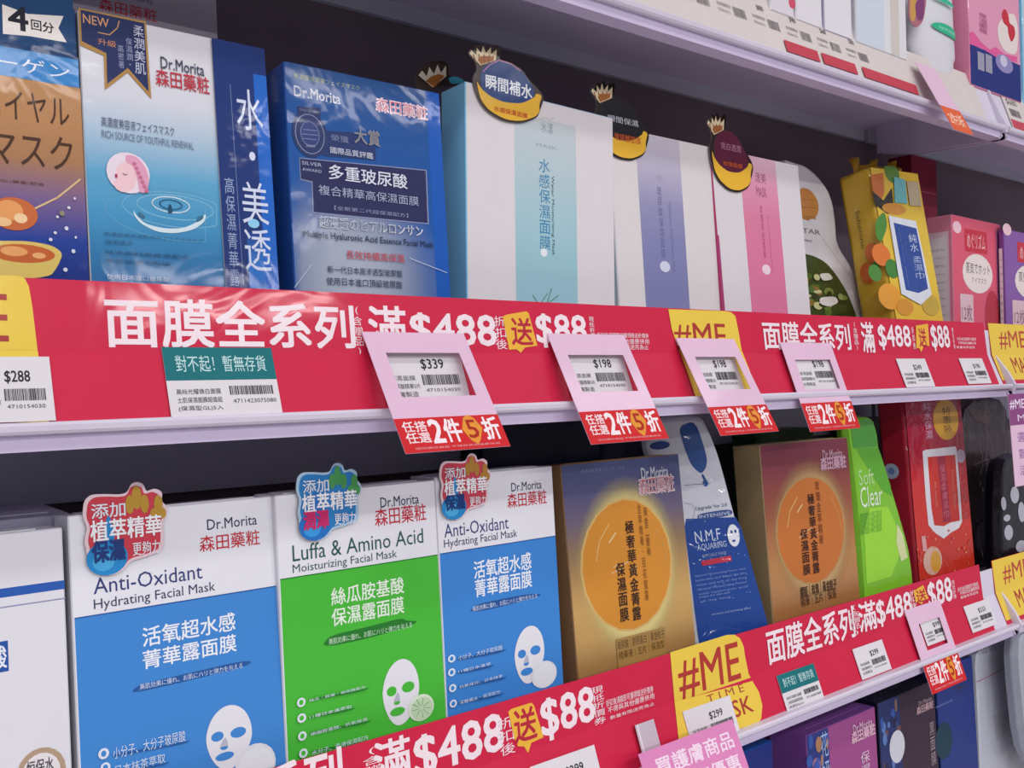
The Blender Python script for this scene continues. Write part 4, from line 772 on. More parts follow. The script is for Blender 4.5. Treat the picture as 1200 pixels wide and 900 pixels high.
T({'n':'face_mask_box','l':'white and blue mask box with red sticker, between green and gold boxes, lower shelf','c':'face mask box','k':'box','loc':[0.3398,0.5071,1.2166],'rot':[0,2.5,0],'w':101.7,'h':175.5,'d':30,'mat':'white','g':'face mask boxes on the lower shelf'},[
 ('printed_front','R','F',[0.6,0.6,101.1,174.9],'e4e5ec',None),
 ('printed_front','R','F',[1.2,0.6,101.1,125],'3f86d2',None),
 ('printed_front','R','F',[1.2,124.8,101.1,125.5],'2a5596',None),
 ('maker_lettering','T','F',[63.2,160.2,90.7,166.3],'3a3f5a','Dr.Morita',{'b':0.008}),
 ('maker_lettering','T','F',[59.1,149.1,94.8,159.1],'c0303e','森田藥粧',{'b':0.01}),
 ('lettering','T','F',[5.5,135.2,59.1,144],'3a4278','Anti-Oxidant',{'b':0}),
 ('lettering','T','F',[4.9,127.2,66.2,133.9],'3a4260','Hydrating Facial Mask',{'b':0}),
 ('lettering','T','F',[27.8,105,77.4,116.7],'eef2fa','活氧超水感',{'b':0.02}),
 ('lettering','T','F',[28,92.6,77,104.3],'eef2fa','菁華露面膜',{'b':0.02}),
 ('brush_stroke','P','F',[22.1,84.3,27.9,87.9,44.2,88.3,72.2,88.1,86.2,86,80.2,84.7,49.7,83.3,32.3,83.1],'2a5596',None),
 ('lettering','T','F',[25.1,83.9,81.2,87.3],'d0dcf0','美肌効果に優れ、お肌にハリと弾力を与える',{'b':0}),
 ('mask_picture','P','F',[84.9,45,83.5,40.7,81.5,36.8,79.2,33.3,76.7,30.4,74.1,28.3,71.5,27.1,69,26.9,66.6,27.6,64.4,29.3,62.4,31.8,60.7,35.1,59.4,39,58.5,43.3,58.2,47.7,59,52,60.5,56,62.5,59.6,64.9,62.5,67.7,64.6,70.7,65.8,73.8,66,76.7,65.3,79.4,63.6,81.7,61,83.5,57.7,84.6,53.7,85.1,49.5],'e4e4ea',None),
 ('mask_picture','E','F',[64.8,48.1,3.6,2.9],'3f86d2',None),
 ('mask_picture','E','F',[76.9,48.5,4.6,3.2],'3f86d2',None),
 ('mask_picture','P','F',[68.4,46.6,69.8,46.7,70.7,40.5,68,39.9,65.4,41],'b9bac8',None),
 ('mask_picture','P','F',[65.4,41.4,70.8,41.5,69.6,39.5,66.9,39.3],'3f86d2',None),
 ('mask_picture','E','F',[68.2,35.4,5.3,2.6],'3f86d2',None),
 ('mask_picture','E','F',[83.5,30.3,11.8,9.3],'e0e2e8',None),
 ('mask_picture','E','F',[84.2,29.6,10.1,7.9],'e6e8ee',None),
 ('bullet_icons','E','F',[6.1,56.6,3,2.6],'dfe6f0',None),
 ('bullet_icons','E','F',[6.1,56.6,1.5,1.5],'3f86d2',None),
 ('brush_stroke','P','F',[10.4,55.9,49.3,53.9,52.3,54.5,47.8,52.7,11,54.4],'2a5596',None),
 ('lettering','T','F',[11.2,54.4,47.9,57.6],'d4e0ee','小分子、大分子玻尿酸'),
 ('bullet_icons','E','F',[5.5,47.9,3,2.6],'dfe6f0',None),
 ('bullet_icons','E','F',[5.5,47.9,1.5,1.5],'3f86d2',None),
 ('brush_stroke','P','F',[9.9,47.3,38.6,45.6,41.5,46.2,37,44.5,10.5,45.8],'2a5596',None),
 ('lettering','T','F',[10.6,46.2,37.2,48.2],'d4e0ee','11種日本漢萃'),
 ('bullet_icons','E','F',[5.5,37.7,3,2.6],'dfe6f0',None),
 ('bullet_icons','E','F',[5.5,37.7,1.5,1.5],'3f86d2',None),
 ('brush_stroke','P','F',[10,38.3,48.1,35.7,51.1,36.2,46.6,34.5,10.6,36.8],'2a5596',None),
 ('lettering','T','F',[10.7,36.2,46.7,38.2],'d4e0ee','抗氧成分、日本綠茶'),
 ('bullet_icons','E','F',[5.3,27.8,3,2.6],'dfe6f0',None),
 ('bullet_icons','E','F',[5.3,27.8,1.5,1.5],'3f86d2',None),
 ('brush_stroke','P','F',[9.4,28.2,45.2,25.4,48.2,25.9,43.7,24.3,10,26.7],'2a5596',None),
 ('lettering','T','F',[10.1,26,43.8,28.4],'d4e0ee','深層補水・保濕配方'),
 ('promo_sticker','P','F',[3.3,182.8,6.7,185.4,14.2,184.9,20,184.1,24.3,184.5,26.3,188.4,29.3,189.3,32.7,188,33.8,184,38.2,185.3,42.1,183.1,41.3,178.6,44.7,175,43,170.6,41.1,167.9,41.7,162.6,40.7,154.6,32.3,152.7,24,151.6,20.4,147.9,14.3,145.9,7,148,3.1,152.8,3.1,159.2,2.1,163.5,4.1,169.9,2,175.5],'e2c9cf',None,{'t':1}),
 ('promo_sticker','P','F',[5,181.7,8.1,184,14.9,183.6,20.3,182.8,24.2,183.2,25.9,186.8,28.7,187.6,31.8,186.4,32.8,182.7,36.8,183.9,40.3,181.9,39.6,177.8,42.6,174.5,41.2,170.4,39.4,168,39.9,163,39,155.7,31.4,153.9,23.9,153,20.5,149.5,15,147.7,8.3,149.6,4.8,154,4.8,159.9,3.9,163.9,5.8,169.8,3.8,175],'c44454',None,{'t':1}),
 ('promo_sticker','E','F',[12.8,154.6,10,8.2],'2a88c8',None,{'t':1}),
 ('promo_sticker','E','F',[11,153,5.4,4.3],'4aa8dc',None,{'t':1}),
 ('promo_sticker','P','F',[10.3,162.5,14.5,177.1,17.9,162.3],'2a88c8',None,{'t':1}),
 ('promo_sticker','E','F',[28.9,181.8,2.3,5.7],'b08038',None,{'t':1}),
 ('promo_sticker','E','F',[25.2,178.8,2.2,4.4],'b08038',None,{'t':1}),
 ('promo_sticker','E','F',[32.6,178.3,2.1,4.4],'b08038',None,{'t':1}),
 ('promo_sticker','E','F',[39.5,177.7,2.2,4],'b08038',None,{'t':1}),
 ('promo_sticker','E','F',[37.5,173.3,2.6,2.7],'b08038',None,{'t':1}),
 ('promo_sticker','E','F',[41.4,172.8,1.8,2.7],'b08038',None,{'t':1}),
 ('sticker_lettering','T','F',[6.4,173.5,22.8,180.7],'dfe6ee','添加',{'b':0.02,'t':1}),
 ('sticker_lettering','T','F',[5.6,162.6,40.3,172.9],'eef0f4','植萃精華',{'b':0.03,'t':1}),
 ('sticker_lettering','T','F',[5.8,153,21.5,163],'243a78','保濕',{'b':0.05,'t':1}),
 ('sticker_lettering','T','F',[25.4,153.8,38.9,160.3],'e6e6ee','更夠力',{'b':0.01,'t':1}),
])
T({'n':'face_mask_box','l':'golden brown box with an orange glowing disc, beside the second blue box, lower shelf','c':'face mask box','k':'box','loc':[0.456,0.5073,1.2179],'rot':[0,5,0],'w':129.3,'h':173.8,'d':30,'mat':'bronze','metal':1,'g':'face mask boxes on the lower shelf'},[
 ('printed_front','G','F',[0.6,0.6,128.7,173.2],['4c5480','5a5c84','74687c','967c60','bc9660','d0a866','caa262','aa8450','745a46'],None),
 ('halo_print','S2','F',[5.8,18.7,120.4,161.6],'dccc88',None),
 ('round_print','E','F',[60.7,93.1,50,50.8],'dcb870',None),
 ('round_print','E','F',[60.7,93.1,47.6,49.3],'dc9438',None),
 ('round_print','L','F',[27.6,100,32.4,114,44,125.8],'e8c078',None,{'w':1.6}),
 ('round_print','L','F',[42.4,111.8,50,118.2],'ecd09a',None,{'w':2.2}),
 ('round_print','L','F',[90.6,122.2,100.8,105.7,104.3,87.2],'d8a860',None,{'w':1.2}),
 ('round_print','L','F',[44.6,92.9,51.2,94.9],'f0dcb0',None,{'w':0.9}),
 ('round_print','L','F',[47.3,89,54,91.1],'f0dcb0',None,{'w':0.9}),
 ('round_print','L','F',[53.8,93.1,60.5,95.1],'f0dcb0',None,{'w':0.9}),
 ('round_print','L','F',[41.8,88.4,48.4,90.4],'f0dcb0',None,{'w':0.9}),
 ('round_print','L','F',[62.4,87.9,69.2,90],'f0dcb0',None,{'w':0.9}),
 ('maker_lettering','T','F',[83.1,156.3,114.2,165.4],'c0c4d4','Dr.Morita',{'b':0.03}),
 ('maker_lettering','T','F',[79.1,144.2,119.9,158],'dcc8d0','森田藥粧',{'b':0.07}),
 ('maker_lettering','T','F',[79.8,145,119.2,157.4],'c86068','森田藥粧',{'b':0}),
 ('lettering','V','F',[60.6,49.3,69.5,126.6],'3c2a24','極奢華黃金菁露',{'b':0.02}),
 ('lettering','V','F',[47.1,50.7,56.2,96],'3c2a24','保濕面膜',{'b':0.02}),
 ('lettering','V','F',[75.6,62.5,79.5,138.3],'8a5a2c','金萃精華、百花蜜露'),
 ('lettering','V','F',[81.9,96.1,86.4,135],'8a5a2c','黃金二重奏'),
 ('label_print','R','F',[40.3,16.9,93.9,39.6],'b08c50',None),
 ('lettering','T','F',[41.4,31.1,93,38.1],'4a3420','玻尿酸｜膠原蛋白｜黃金粒子'),
 ('lettering','T','F',[42,23.6,92,30.1],'4a3420','精華液｜五片｜保濕型'),
 ('lettering','T','F',[19,166,65,169],'8088a8','高濃度保濕液フェイスマスク'),
])
T({'n':'refill_pouch','l':'white and navy tapered pouch leaning between gold and red-brown boxes, lower shelf','c':'pouch','k':'pouch','loc':[0.5167,0.5464,1.2167],'rot':[-20,8,-3],'w':120,'h':202.3,'d':10,'mat':'pouch_white','g':'pouches on the shelves'},[
 ('OUT','P','F',[58.6,201.7,121.7,202.1,129.1,185.8,135.2,161.5,142.2,107,149.6,66,156,19.7,159.1,-25,157.2,-73.8,82.6,-59.8,85.3,57.1,74.6,122.3],'c8ccd6',None),
 ('label_print','P','F',[92.8,114.4,140.2,110.2,144.3,99.4,155.5,21.9,157.2,2.4,88.6,-2.6,89,49.6,90.1,107.6],'1e4490',None),
 ('bottle_picture','P','F',[97.5,192.6,114.9,196.2,121.2,163.3,118.3,154.5,112.7,150,104.5,158.5,100,175.6],'234c8c',None),
 ('bottle_picture','P','F',[112.7,150,115,150,117.9,143,115.4,141.8],'234c8c',None),
 ('bottle_picture','L','F',[94.8,142.5,120,141.3],'44608c',None,{'w':0.7}),
 ('bottle_picture','E','F',[115.7,142,2.6,3],'234c8c',None),
 ('bottle_picture','E','F',[77.6,178.2,9.6,3.5],'1c3f7c',None),
 ('bottle_picture','L','F',[93,127.5,100.2,125.9,102.2,120.7,98.8,113.5,92.9,112.5],'7c88a4',None,{'w':0.5}),
 ('lettering','T','F',[103,119.3,133.3,123.3],'4a5878','Upgrade Ver 2.0'),
 ('bottle_picture','P','F',[103.6,117.2,137.2,117.8,137.5,112.2,104.2,111.6],'3a5088',None),
 ('lettering','T','F',[105.2,113.2,135.2,115.8],'c0cce0','INTENSIVE'),
 ('lettering','T','F',[98.4,93.6,122.8,102.8],'c8d6ec','N.M.F'),
 ('lettering','T','F',[99.1,85.8,127.3,91.8],'b8c8e4','AQUARING'),
 ('lettering','T','F',[102.3,80.6,126.2,83.2],'90a4cc','AMPOULE MASK'),
 ('red_bar','P','F',[101.1,78.1,130.1,78.8,129.9,74.3,101.5,73.8],'b83048',None),
 ('lettering','T','F',[93,65.1,142.3,67.2],'8098cc','Natural Moisturizing Factor with'),
 ('lettering','T','F',[93.3,61.3,142.1,63.5],'8098cc','hyaluronic acid keeps the skin'),
 ('lettering','T','F',[93.6,57.5,141.9,59.7],'8098cc','moist and soft all day long'),
 ('lettering','T','F',[93.9,53.8,141.7,56],'8098cc','Natural Moisturizing Factor'),
 ('lettering','T','F',[94.2,50,141.5,52.2],'8098cc','with hyaluronic acid'),
 ('lettering','T','F',[94.5,47.5,124.1,49.8],'8098cc','keeps the skin soft'),
 ('lettering','T','F',[94.8,43.8,124,46],'8098cc','all day long'),
 ('lettering','T','F',[103.6,32,141.9,34.2],'9cb0dc','moisture and hydrating effect'),
 ('label_print','E','F',[135.2,95.1,5.8,9.5],'e0e4ec',None),
 ('label_print','E','F',[133.7,98.3,1.1,1.5],'1e4490',None),
 ('label_print','E','F',[137.5,98.4,1.2,1.5],'1e4490',None),
 ('label_print','E','F',[134.7,90.6,1.8,1],'1e4490',None),
 ('label_print','E','F',[103.7,97.9,0.5,0.5],'7c94cc',None),
 ('label_print','E','F',[116.5,99.3,0.5,0.5],'7c94cc',None),
 ('label_print','E','F',[112.2,100.1,0.5,0.5],'7c94cc',None),
 ('label_print','E','F',[140,94,0.6,0.5],'7c94cc',None),
 ('label_print','E','F',[112.7,88.8,0.5,0.5],'7c94cc',None),
 ('label_print','E','F',[110.8,94.9,0.6,0.5],'7c94cc',None),
 ('label_print','E','F',[127,87.4,0.6,0.4],'7c94cc',None),
 ('label_print','E','F',[124.1,80.5,0.6,0.5],'7c94cc',None),
 ('label_print','E','F',[120.1,79,0.6,0.5],'7c94cc',None),
 ('label_print','E','F',[111.9,81.9,0.5,0.5],'7c94cc',None),
 ('label_print','E','F',[136.7,79.5,0.6,0.5],'7c94cc',None),
 ('label_print','E','F',[142.6,77.4,0.6,0.5],'7c94cc',None),
 ('label_print','E','F',[124.5,73.5,0.6,0.5],'7c94cc',None),
 ('label_print','E','F',[107.4,72.5,0.5,0.4],'7c94cc',None),
 ('label_print','E','F',[107.7,70.8,0.5,0.5],'7c94cc',None),
 ('label_print','E','F',[141.9,61.5,0.5,0.5],'7c94cc',None),
 ('label_print','E','F',[107.3,65.2,0.5,0.4],'7c94cc',None),
 ('label_print','E','F',[105.1,62.7,0.5,0.5],'7c94cc',None),
 ('label_print','E','F',[121.7,62.6,0.6,0.5],'7c94cc',None),
 ('label_print','E','F',[119.4,62.9,0.6,0.5],'7c94cc',None),
 ('label_print','E','F',[130.6,62.1,0.6,0.5],'7c94cc',None),
 ('label_print','E','F',[110.4,56.5,0.5,0.5],'7c94cc',None),
 ('label_print','E','F',[118.4,57,0.5,0.5],'7c94cc',None),
 ('label_print','E','F',[142.5,46.5,0.6,0.5],'7c94cc',None),
 ('label_print','E','F',[139.3,46.7,0.6,0.4],'7c94cc',None),
 ('label_print','E','F',[125.5,43.9,0.5,0.5],'7c94cc',None),
])
T({'n':'face_mask_box','l':'red-brown box with an orange disc, between the navy pouch and green pouch, lower shelf','c':'face mask box','k':'box','loc':[0.6866,0.5071,1.2171],'rot':[0,3.5,0],'w':137.8,'h':175.4,'d':30,'mat':'tan','metal':1,'g':'face mask boxes on the lower shelf'},[
 ('printed_front','G','F',[0.6,0.6,137.2,174.8],['843c50','8a424c','944f44','a06246','b4784e','be8a54','bc8858','a67444','846040'],None),
 ('halo_print','S2','F',[6.7,20.5,133.6,160.1],'c4a070',None),
 ('round_print','E','F',[67.6,93.2,54.9,49.8],'b89460',None),
 ('round_print','E','F',[67.6,93.2,52.2,48.4],'cc7838',None),
 ('round_print','L','F',[31,99.7,36.2,113.4,49.1,125.2],'e8c078',None,{'w':1.6}),
 ('round_print','L','F',[47.3,111.4,55.6,117.8],'ecd09a',None,{'w':2.2}),
 ('round_print','L','F',[100.3,121.9,111.5,105.8,115.5,87.7],'d8a860',None,{'w':1.2}),
 ('round_print','L','F',[49.8,92.8,57.1,94.8],'f0dcb0',None,{'w':0.9}),
 ('round_print','L','F',[52.8,89,60.2,91.1],'f0dcb0',None,{'w':0.9}),
 ('round_print','L','F',[59.9,93.1,67.3,95.1],'f0dcb0',None,{'w':0.9}),
 ('round_print','L','F',[46.7,88.3,54,90.4],'f0dcb0',None,{'w':0.9}),
 ('round_print','L','F',[69.4,88.1,76.9,90.1],'f0dcb0',None,{'w':0.9}),
 ('maker_lettering','T','F',[93.4,156,126,165.2],'c8a0b0','Dr.Morita',{'b':0.03}),
 ('maker_lettering','T','F',[89,146.4,131.3,158.5],'d0a4b8','森田藥粧',{'b':0.05}),
 ('lettering','V','F',[64.3,52.7,74.6,127],'38201c','極奢華黃金菁露',{'b':0.02}),
 ('lettering','V','F',[49.1,53.4,60.1,96.2],'38201c','保濕面膜',{'b':0.02}),
 ('lettering','V','F',[77.6,77.7,84.3,138.3],'804424','玫瑰金萃精華'),
 ('lettering','T','F',[42.3,34.3,99.8,44.6],'4a2c1c','膠原｜玫瑰｜黃金粒子',{'b':0.02}),
 ('lettering','T','F',[42.1,25.7,97.6,35.8],'4a2c1c','精華｜五片｜保濕'),
])
T({'n':'refill_pouch','l':'lime green pouch with white script, between the red-brown box and red pack','c':'pouch','k':'pouch','loc':[0.7637,0.5031,1.2163],'rot':[0,3.5,0],'w':100,'h':195.9,'d':16,'mat':'lime','g':'pouches on the shelves'},[
 ('OUT','P','F',[57.4,191.3,71.1,194.5,91.8,197.4,105,193.1,111.5,178.5,112.1,159.3,122.7,135.6,132.2,115.6,142.4,87.6,152.7,59.3,156.3,27.9,152.7,-56.3,60.8,-38.1,63.6,70.4,62.1,133,59.2,162.7],'7cc030',None),
 ('printed_front','P','F',[61.7,187.4,91.2,193.7,102.7,189.4,107.2,173,105.9,164.5,63.5,165.2],'4c9a3c',None),
 ('printed_front','P','F',[66.9,165.9,107.5,163.4,111.6,155.6,124.5,124,126.3,112.3,108.1,121.6,84.2,146.1],'5aa82c',None),
 ('printed_front','P','F',[69.9,84.4,83.2,105.2,116,103.8,130.5,81.3,133.7,56,112.3,34.2,67.4,33.4],'98d838',None),
 ('lettering','T','F',[68.6,128.4,95.2,143.5],'b4dc9c','Soft',{'b':-0.01}),
 ('lettering','T','F',[68.5,106.5,107.6,126.9],'dcecd0','Clear',{'b':-0.01}),
 ('lettering','T','F',[66,96.4,104.3,103.2],'58a030','moisture wet tissue'),
 ('lettering','T','F',[65.3,91.2,103.5,98.1],'58a030','moisture wet tissue'),
 ('lettering','T','F',[64.6,86.1,102.7,93],'58a030','moisture wet tissue'),
 ('lettering','T','F',[63.8,80.9,101.9,88],'58a030','moisture wet tissue'),
 ('printed_front','P','F',[131,85,140,72.5,145.4,48.7,132.3,46.6,126.3,66.4],'d0d8a0',None),
])
T({'n':'wet_wipes_pack','l':'red soft pack with a white framed flip label, lower shelf right end','c':'wipes pack','k':'softpack','loc':[0.9461,0.5131,1.2173],'rot':[0,3.5,0],'w':123.1,'h':211.5,'d':33,'mat':'red'},[
 ('printed_front','G','F',[1,1,122.1,210.5],['a82040','a41c3a','a81c34','c42c30','cc3028','cc3426','c83424','c43a28'],None),
 ('lettering','T','F',[12.1,199.5,43.2,203.6],'c05878','Moist'),
 ('lettering','V','F',[38,163.7,53.5,204.8],'cca4bc','純水保濕',{'b':0.01}),
 ('label_print','E','F',[85.4,183.8,28.4,22.9],'dca828',None),
 ('lettering','V','F',[78.1,168.8,96.5,198.3],'5a3418','特惠裝'),
 ('label_print','E','F',[111.3,141.2,10.5,7.7],'b8a8c0',None),
 ('label_print','P','F',[28.4,151.7,35.4,153,100.2,152.8,102.8,150.5,103.2,112.9,101.4,68.4,92.8,61.9,73,58.9,57.6,54.5,40.5,62.7,28,72.3,27.1,102.9],'dcdce4',None),
 ('label_print','P','F',[38.1,145,98.6,143.5,97.6,113.4,96.4,70,75,70.2,59.9,67.7,39.9,71,37,89.7],'cc3024',None),
 ('label_print','P','F',[59.2,144,75.9,143.7,76,71.1,59.4,71.9],'a41c3c',None),
 ('lettering','V','F',[61.9,75.6,73.4,135],'d06c80','保濕柔膚濕巾'),
 ('lettering','K','F',[84.9,84.3,91.2,127.1],'dc8878','Moisture Wipes'),
 ('lettering','K','F',[47.3,90.3,51.3,117.5],'dc8878','80 sheets'),
 ('lettering','V','F',[104.9,69.1,114.7,129.8],'d8707c','クレンジング'),
 ('label_print','E','F',[30.3,34.2,19.7,15.1],'d8b0a0',None),
 ('label_print','E','F',[36.2,32.5,10.8,11.6],'d8a038',None),
 ('label_print','P','F',[10.8,62.9,19.5,61.9,20.4,45.5,11.7,46.6],'d8a0a0',None),
 ('printed_front','E','F',[12.6,41.4,1.3,1.3],'e06048',None),
 ('printed_front','E','F',[51.6,15.3,1.6,1.3],'e89050',None),
 ('printed_front','E','F',[103.6,33.8,2.3,1.3],'e89050',None),
 ('printed_front','E','F',[16.9,62.9,2.2,1.1],'e06048',None),
 ('printed_front','E','F',[69.1,61.9,2.1,1.3],'d05858',None),
 ('printed_front','E','F',[75.1,16.9,1.3,1.3],'e8b070',None),
 ('printed_front','E','F',[66.8,12.4,1.4,1.6],'e8b070',None),
 ('printed_front','E','F',[105.7,53.5,1.5,0.7],'e8b070',None),
 ('printed_front','E','F',[10.1,18.1,1.4,1.3],'d05858',None),
 ('printed_front','E','F',[34.8,22,1.7,1.2],'e8b070',None),
 ('printed_front','E','F',[53.5,15.3,2,1.7],'d05858',None),
 ('printed_front','E','F',[105.5,21.7,1.2,1.7],'e06048',None),
 ('printed_front','E','F',[76.7,52.4,2.3,1.3],'d05858',None),
 ('printed_front','E','F',[6.5,45.6,1.7,1.2],'d05858',None),
 ('printed_front','E','F',[86.3,39.6,1.1,1],'e8b070',None),
 ('printed_front','E','F',[99.4,59.6,1.9,0.7],'d05858',None),
 ('printed_front','E','F',[52.4,14.5,1.2,0.8],'e06048',None),
 ('printed_front','E','F',[33,65.3,1.7,0.6],'e89050',None),
 ('printed_front','E','F',[110.7,43.6,1.3,1.5],'d05858',None),
 ('printed_front','E','F',[26.2,16.2,2.1,1],'e8b070',None),
 ('printed_front','E','F',[98.1,39.5,2.3,1.5],'e06048',None),
 ('printed_front','E','F',[62.8,11.9,1.6,1.1],'e89050',None),
 ('printed_front','E','F',[106.8,35.4,1.4,1],'d05858',None),
 ('printed_front','E','F',[-0.8,50.3,1.6,0.6],'e89050',None),
 ('printed_front','E','F',[3.1,38,1.5,1.4],'d05858',None),
 ('printed_front','E','F',[69.9,49.3,1.7,1.3],'e06048',None),
 ('printed_front','E','F',[114.3,45.6,1.6,1.3],'d05858',None),
 ('printed_front','E','F',[21.6,60.5,2,1.6],'d05858',None),
 ('printed_front','E','F',[34.3,48,2,0.7],'e89050',None),
 ('printed_front','E','F',[37.3,56.5,2.1,0.9],'e89050',None),
 ('label_print','E','L',[13,132.7,8.7,8.3],'b8c4dc',None),
 ('label_print','E','L',[13,132.7,3.9,3.7],'7090c8',None),
])
T({'n':'refill_pouch','l':'dark brown glossy pouch beside the red pack, lower shelf end','c':'pouch','k':'pouch','loc':[1.1387,0.5451,1.2165],'rot':[0,3,0],'w':120,'h':200.1,'d':22,'mat':'darkplastic','g':'pouches on the shelves'},[
 ('OUT','P','F',[-24.5,205,119.5,207.5,110.2,100.1,95,-39.1,88.5,-155.4,-32.5,-129.6,-41,-28.3],'3a2a30',None),
 ('film_print','L','F',[11.9,180.9,18.5,154.5],'8a7c88',None,{'w':1.2}),  # thin pale lines: glints of the clear plastic, painted on as colour
 ('film_print','L','F',[58.3,152.3,67.4,125],'8a7c88',None,{'w':1.2}),
 ('film_print','L','F',[67.4,125,65.1,98.4],'8a7c88',None,{'w':1.2}),
 ('film_print','L','F',[9.1,123.8,49.7,128.3],'8a7c88',None,{'w':1.2}),
 ('film_print','P','F',[5.4,193.7,64.2,187.4,56.5,168.4,18.4,180.7],'58343c',None),
])
T({'n':'refill_pouch','l':'black pouch with pale oval spots, right edge of the lower shelf','c':'pouch','k':'pouch','loc':[1.1213,0.5001,1.2163],'rot':[0,3,0],'w':100,'h':133,'d':20,'mat':'darkplastic','g':'pouches on the shelves'},[
 ('OUT','P','F',[4.3,132.7,40.9,140.3,160.3,138.2,133,-129.8,-23.2,-98.2,-13.4,55.4],'14121c',None),
 ('spot_print','E','F',[7,49.1,10.7,8.8],'b4b4c0',None),
 ('spot_print','E','F',[5.6,66.1,8.6,3.9],'b4b4c0',None),
 ('spot_print','E','F',[29.8,90.7,11,9.9],'b4b4c0',None),
 ('spot_print','E','F',[0,83.5,6.4,7.8],'b4b4c0',None),
 ('spot_print','E','F',[43.9,69.1,8.9,12],'b4b4c0',None),
 ('spot_print','E','F',[71.5,107.5,18.6,14.2],'b4b4c0',None),
 ('spot_print','E','F',[82.9,54.8,18.8,12.2],'b4b4c0',None),
 ('spot_print','E','F',[34.5,29.9,13.3,6.8],'b4b4c0',None),
])
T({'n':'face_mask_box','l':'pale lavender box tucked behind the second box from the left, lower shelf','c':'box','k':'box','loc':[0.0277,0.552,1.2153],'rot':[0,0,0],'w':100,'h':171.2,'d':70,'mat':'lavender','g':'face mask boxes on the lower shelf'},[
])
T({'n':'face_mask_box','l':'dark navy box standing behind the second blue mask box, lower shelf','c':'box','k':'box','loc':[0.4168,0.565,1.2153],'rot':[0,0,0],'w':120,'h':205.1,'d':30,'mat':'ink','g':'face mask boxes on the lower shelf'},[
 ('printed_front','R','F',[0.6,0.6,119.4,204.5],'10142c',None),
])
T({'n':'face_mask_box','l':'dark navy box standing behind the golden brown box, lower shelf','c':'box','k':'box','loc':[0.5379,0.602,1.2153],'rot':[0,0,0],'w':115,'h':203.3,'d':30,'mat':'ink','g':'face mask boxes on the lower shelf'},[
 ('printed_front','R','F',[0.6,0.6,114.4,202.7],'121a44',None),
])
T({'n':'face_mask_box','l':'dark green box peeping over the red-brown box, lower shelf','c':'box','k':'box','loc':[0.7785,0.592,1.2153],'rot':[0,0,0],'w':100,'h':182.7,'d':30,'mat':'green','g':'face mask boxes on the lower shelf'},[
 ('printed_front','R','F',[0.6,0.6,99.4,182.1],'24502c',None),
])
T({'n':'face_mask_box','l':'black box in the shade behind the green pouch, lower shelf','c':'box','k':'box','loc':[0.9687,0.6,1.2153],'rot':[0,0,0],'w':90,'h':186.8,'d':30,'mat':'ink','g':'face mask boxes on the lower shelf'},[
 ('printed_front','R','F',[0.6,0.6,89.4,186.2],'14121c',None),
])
T({'n':'face_mask_box','l':'purple sided box with a pink front, bottom shelf','c':'face mask box','k':'box','loc':[0.7278,0.5001,0.9527],'rot':[0,2,0],'w':113.7,'h':175.5,'d':41,'mat':'purple','g':'face mask boxes on the bottom shelf'},[
 ('printed_front','R','F',[0.6,0.6,113.1,174.9],'9c4c88',None),
 ('printed_front','R','F',[0.8,0.8,34.1,174.7],'2c3a80',None),
 ('leaf_print','E','F',[22.3,147.5,1.9,5.6],'b08060',None),
 ('leaf_print','E','F',[22.2,119.9,4.7,7.8],'3858a8',None),
 ('leaf_print','E','F',[12.2,147.6,5,4.7],'8a6a90',None),
 ('leaf_print','E','F',[25.5,107.5,5.3,3.9],'6888c4',None),
 ('leaf_print','E','F',[7.7,123.4,4.7,5.9],'6888c4',None),
 ('leaf_print','E','F',[12.5,113.7,2.7,6.8],'b08060',None),
 ('leaf_print','E','F',[16,146.5,2.7,5.4],'3858a8',None),
 ('leaf_print','E','F',[29.5,115.5,1.5,7.7],'6888c4',None),
 ('leaf_print','E','F',[31.4,133.5,5.3,7.6],'8a6a90',None),
 ('leaf_print','E','F',[3.2,135,4.5,6.5],'b08060',None),
 ('leaf_print','E','F',[18.3,163.1,4.9,7.1],'b08060',None),
 ('leaf_print','E','F',[5.8,121.2,1.6,6.8],'6888c4',None),
 ('leaf_print','E','F',[29.6,163.6,5.1,5.5],'3858a8',None),
 ('leaf_print','E','F',[16.5,113.2,3.5,3.4],'3858a8',None),
 ('leaf_print','E','F',[17.8,132.2,5.3,5.7],'b08060',None),
 ('leaf_print','E','F',[6,168.5,3.7,6.9],'3858a8',None),
 ('leaf_print','E','F',[12.7,118.1,3.6,6.9],'8a6a90',None),
 ('leaf_print','E','F',[9.4,123.1,5.1,2.8],'3858a8',None),
 ('leaf_print','E','F',[16.7,142.4,3.1,6.5],'8a6a90',None),
 ('leaf_print','E','F',[10.2,139.6,3.2,4.8],'3858a8',None),
 ('leaf_print','E','F',[27.6,155.7,1.7,2.3],'4c3a70',None),
 ('leaf_print','E','F',[31.1,160.8,1.8,5],'b08060',None),
 ('leaf_print','E','F',[6.9,110,3,4.3],'b08060',None),
 ('leaf_print','E','F',[12.9,117.7,2.8,2.7],'6888c4',None),
 ('leaf_print','E','F',[2.4,152.3,4.7,5.4],'3858a8',None),
 ('leaf_print','E','F',[13.3,144.6,4.6,4.3],'3858a8',None),
 ('maker_lettering','T','F',[73.8,159,106.7,166.9],'dcb4cc','Dr.Morita',{'b':0.02}),
 ('maker_lettering','T','F',[70.6,149.8,111.1,160.6],'e0b4c8','森田藥粧',{'b':0.04}),
 ('lettering','V','F',[83.7,89.3,99.3,139],'dcc0d4','保濕面膜'),
 ('lettering','V','F',[20.8,122.3,32.3,174.3],'9cb8e4','花妍'),
])
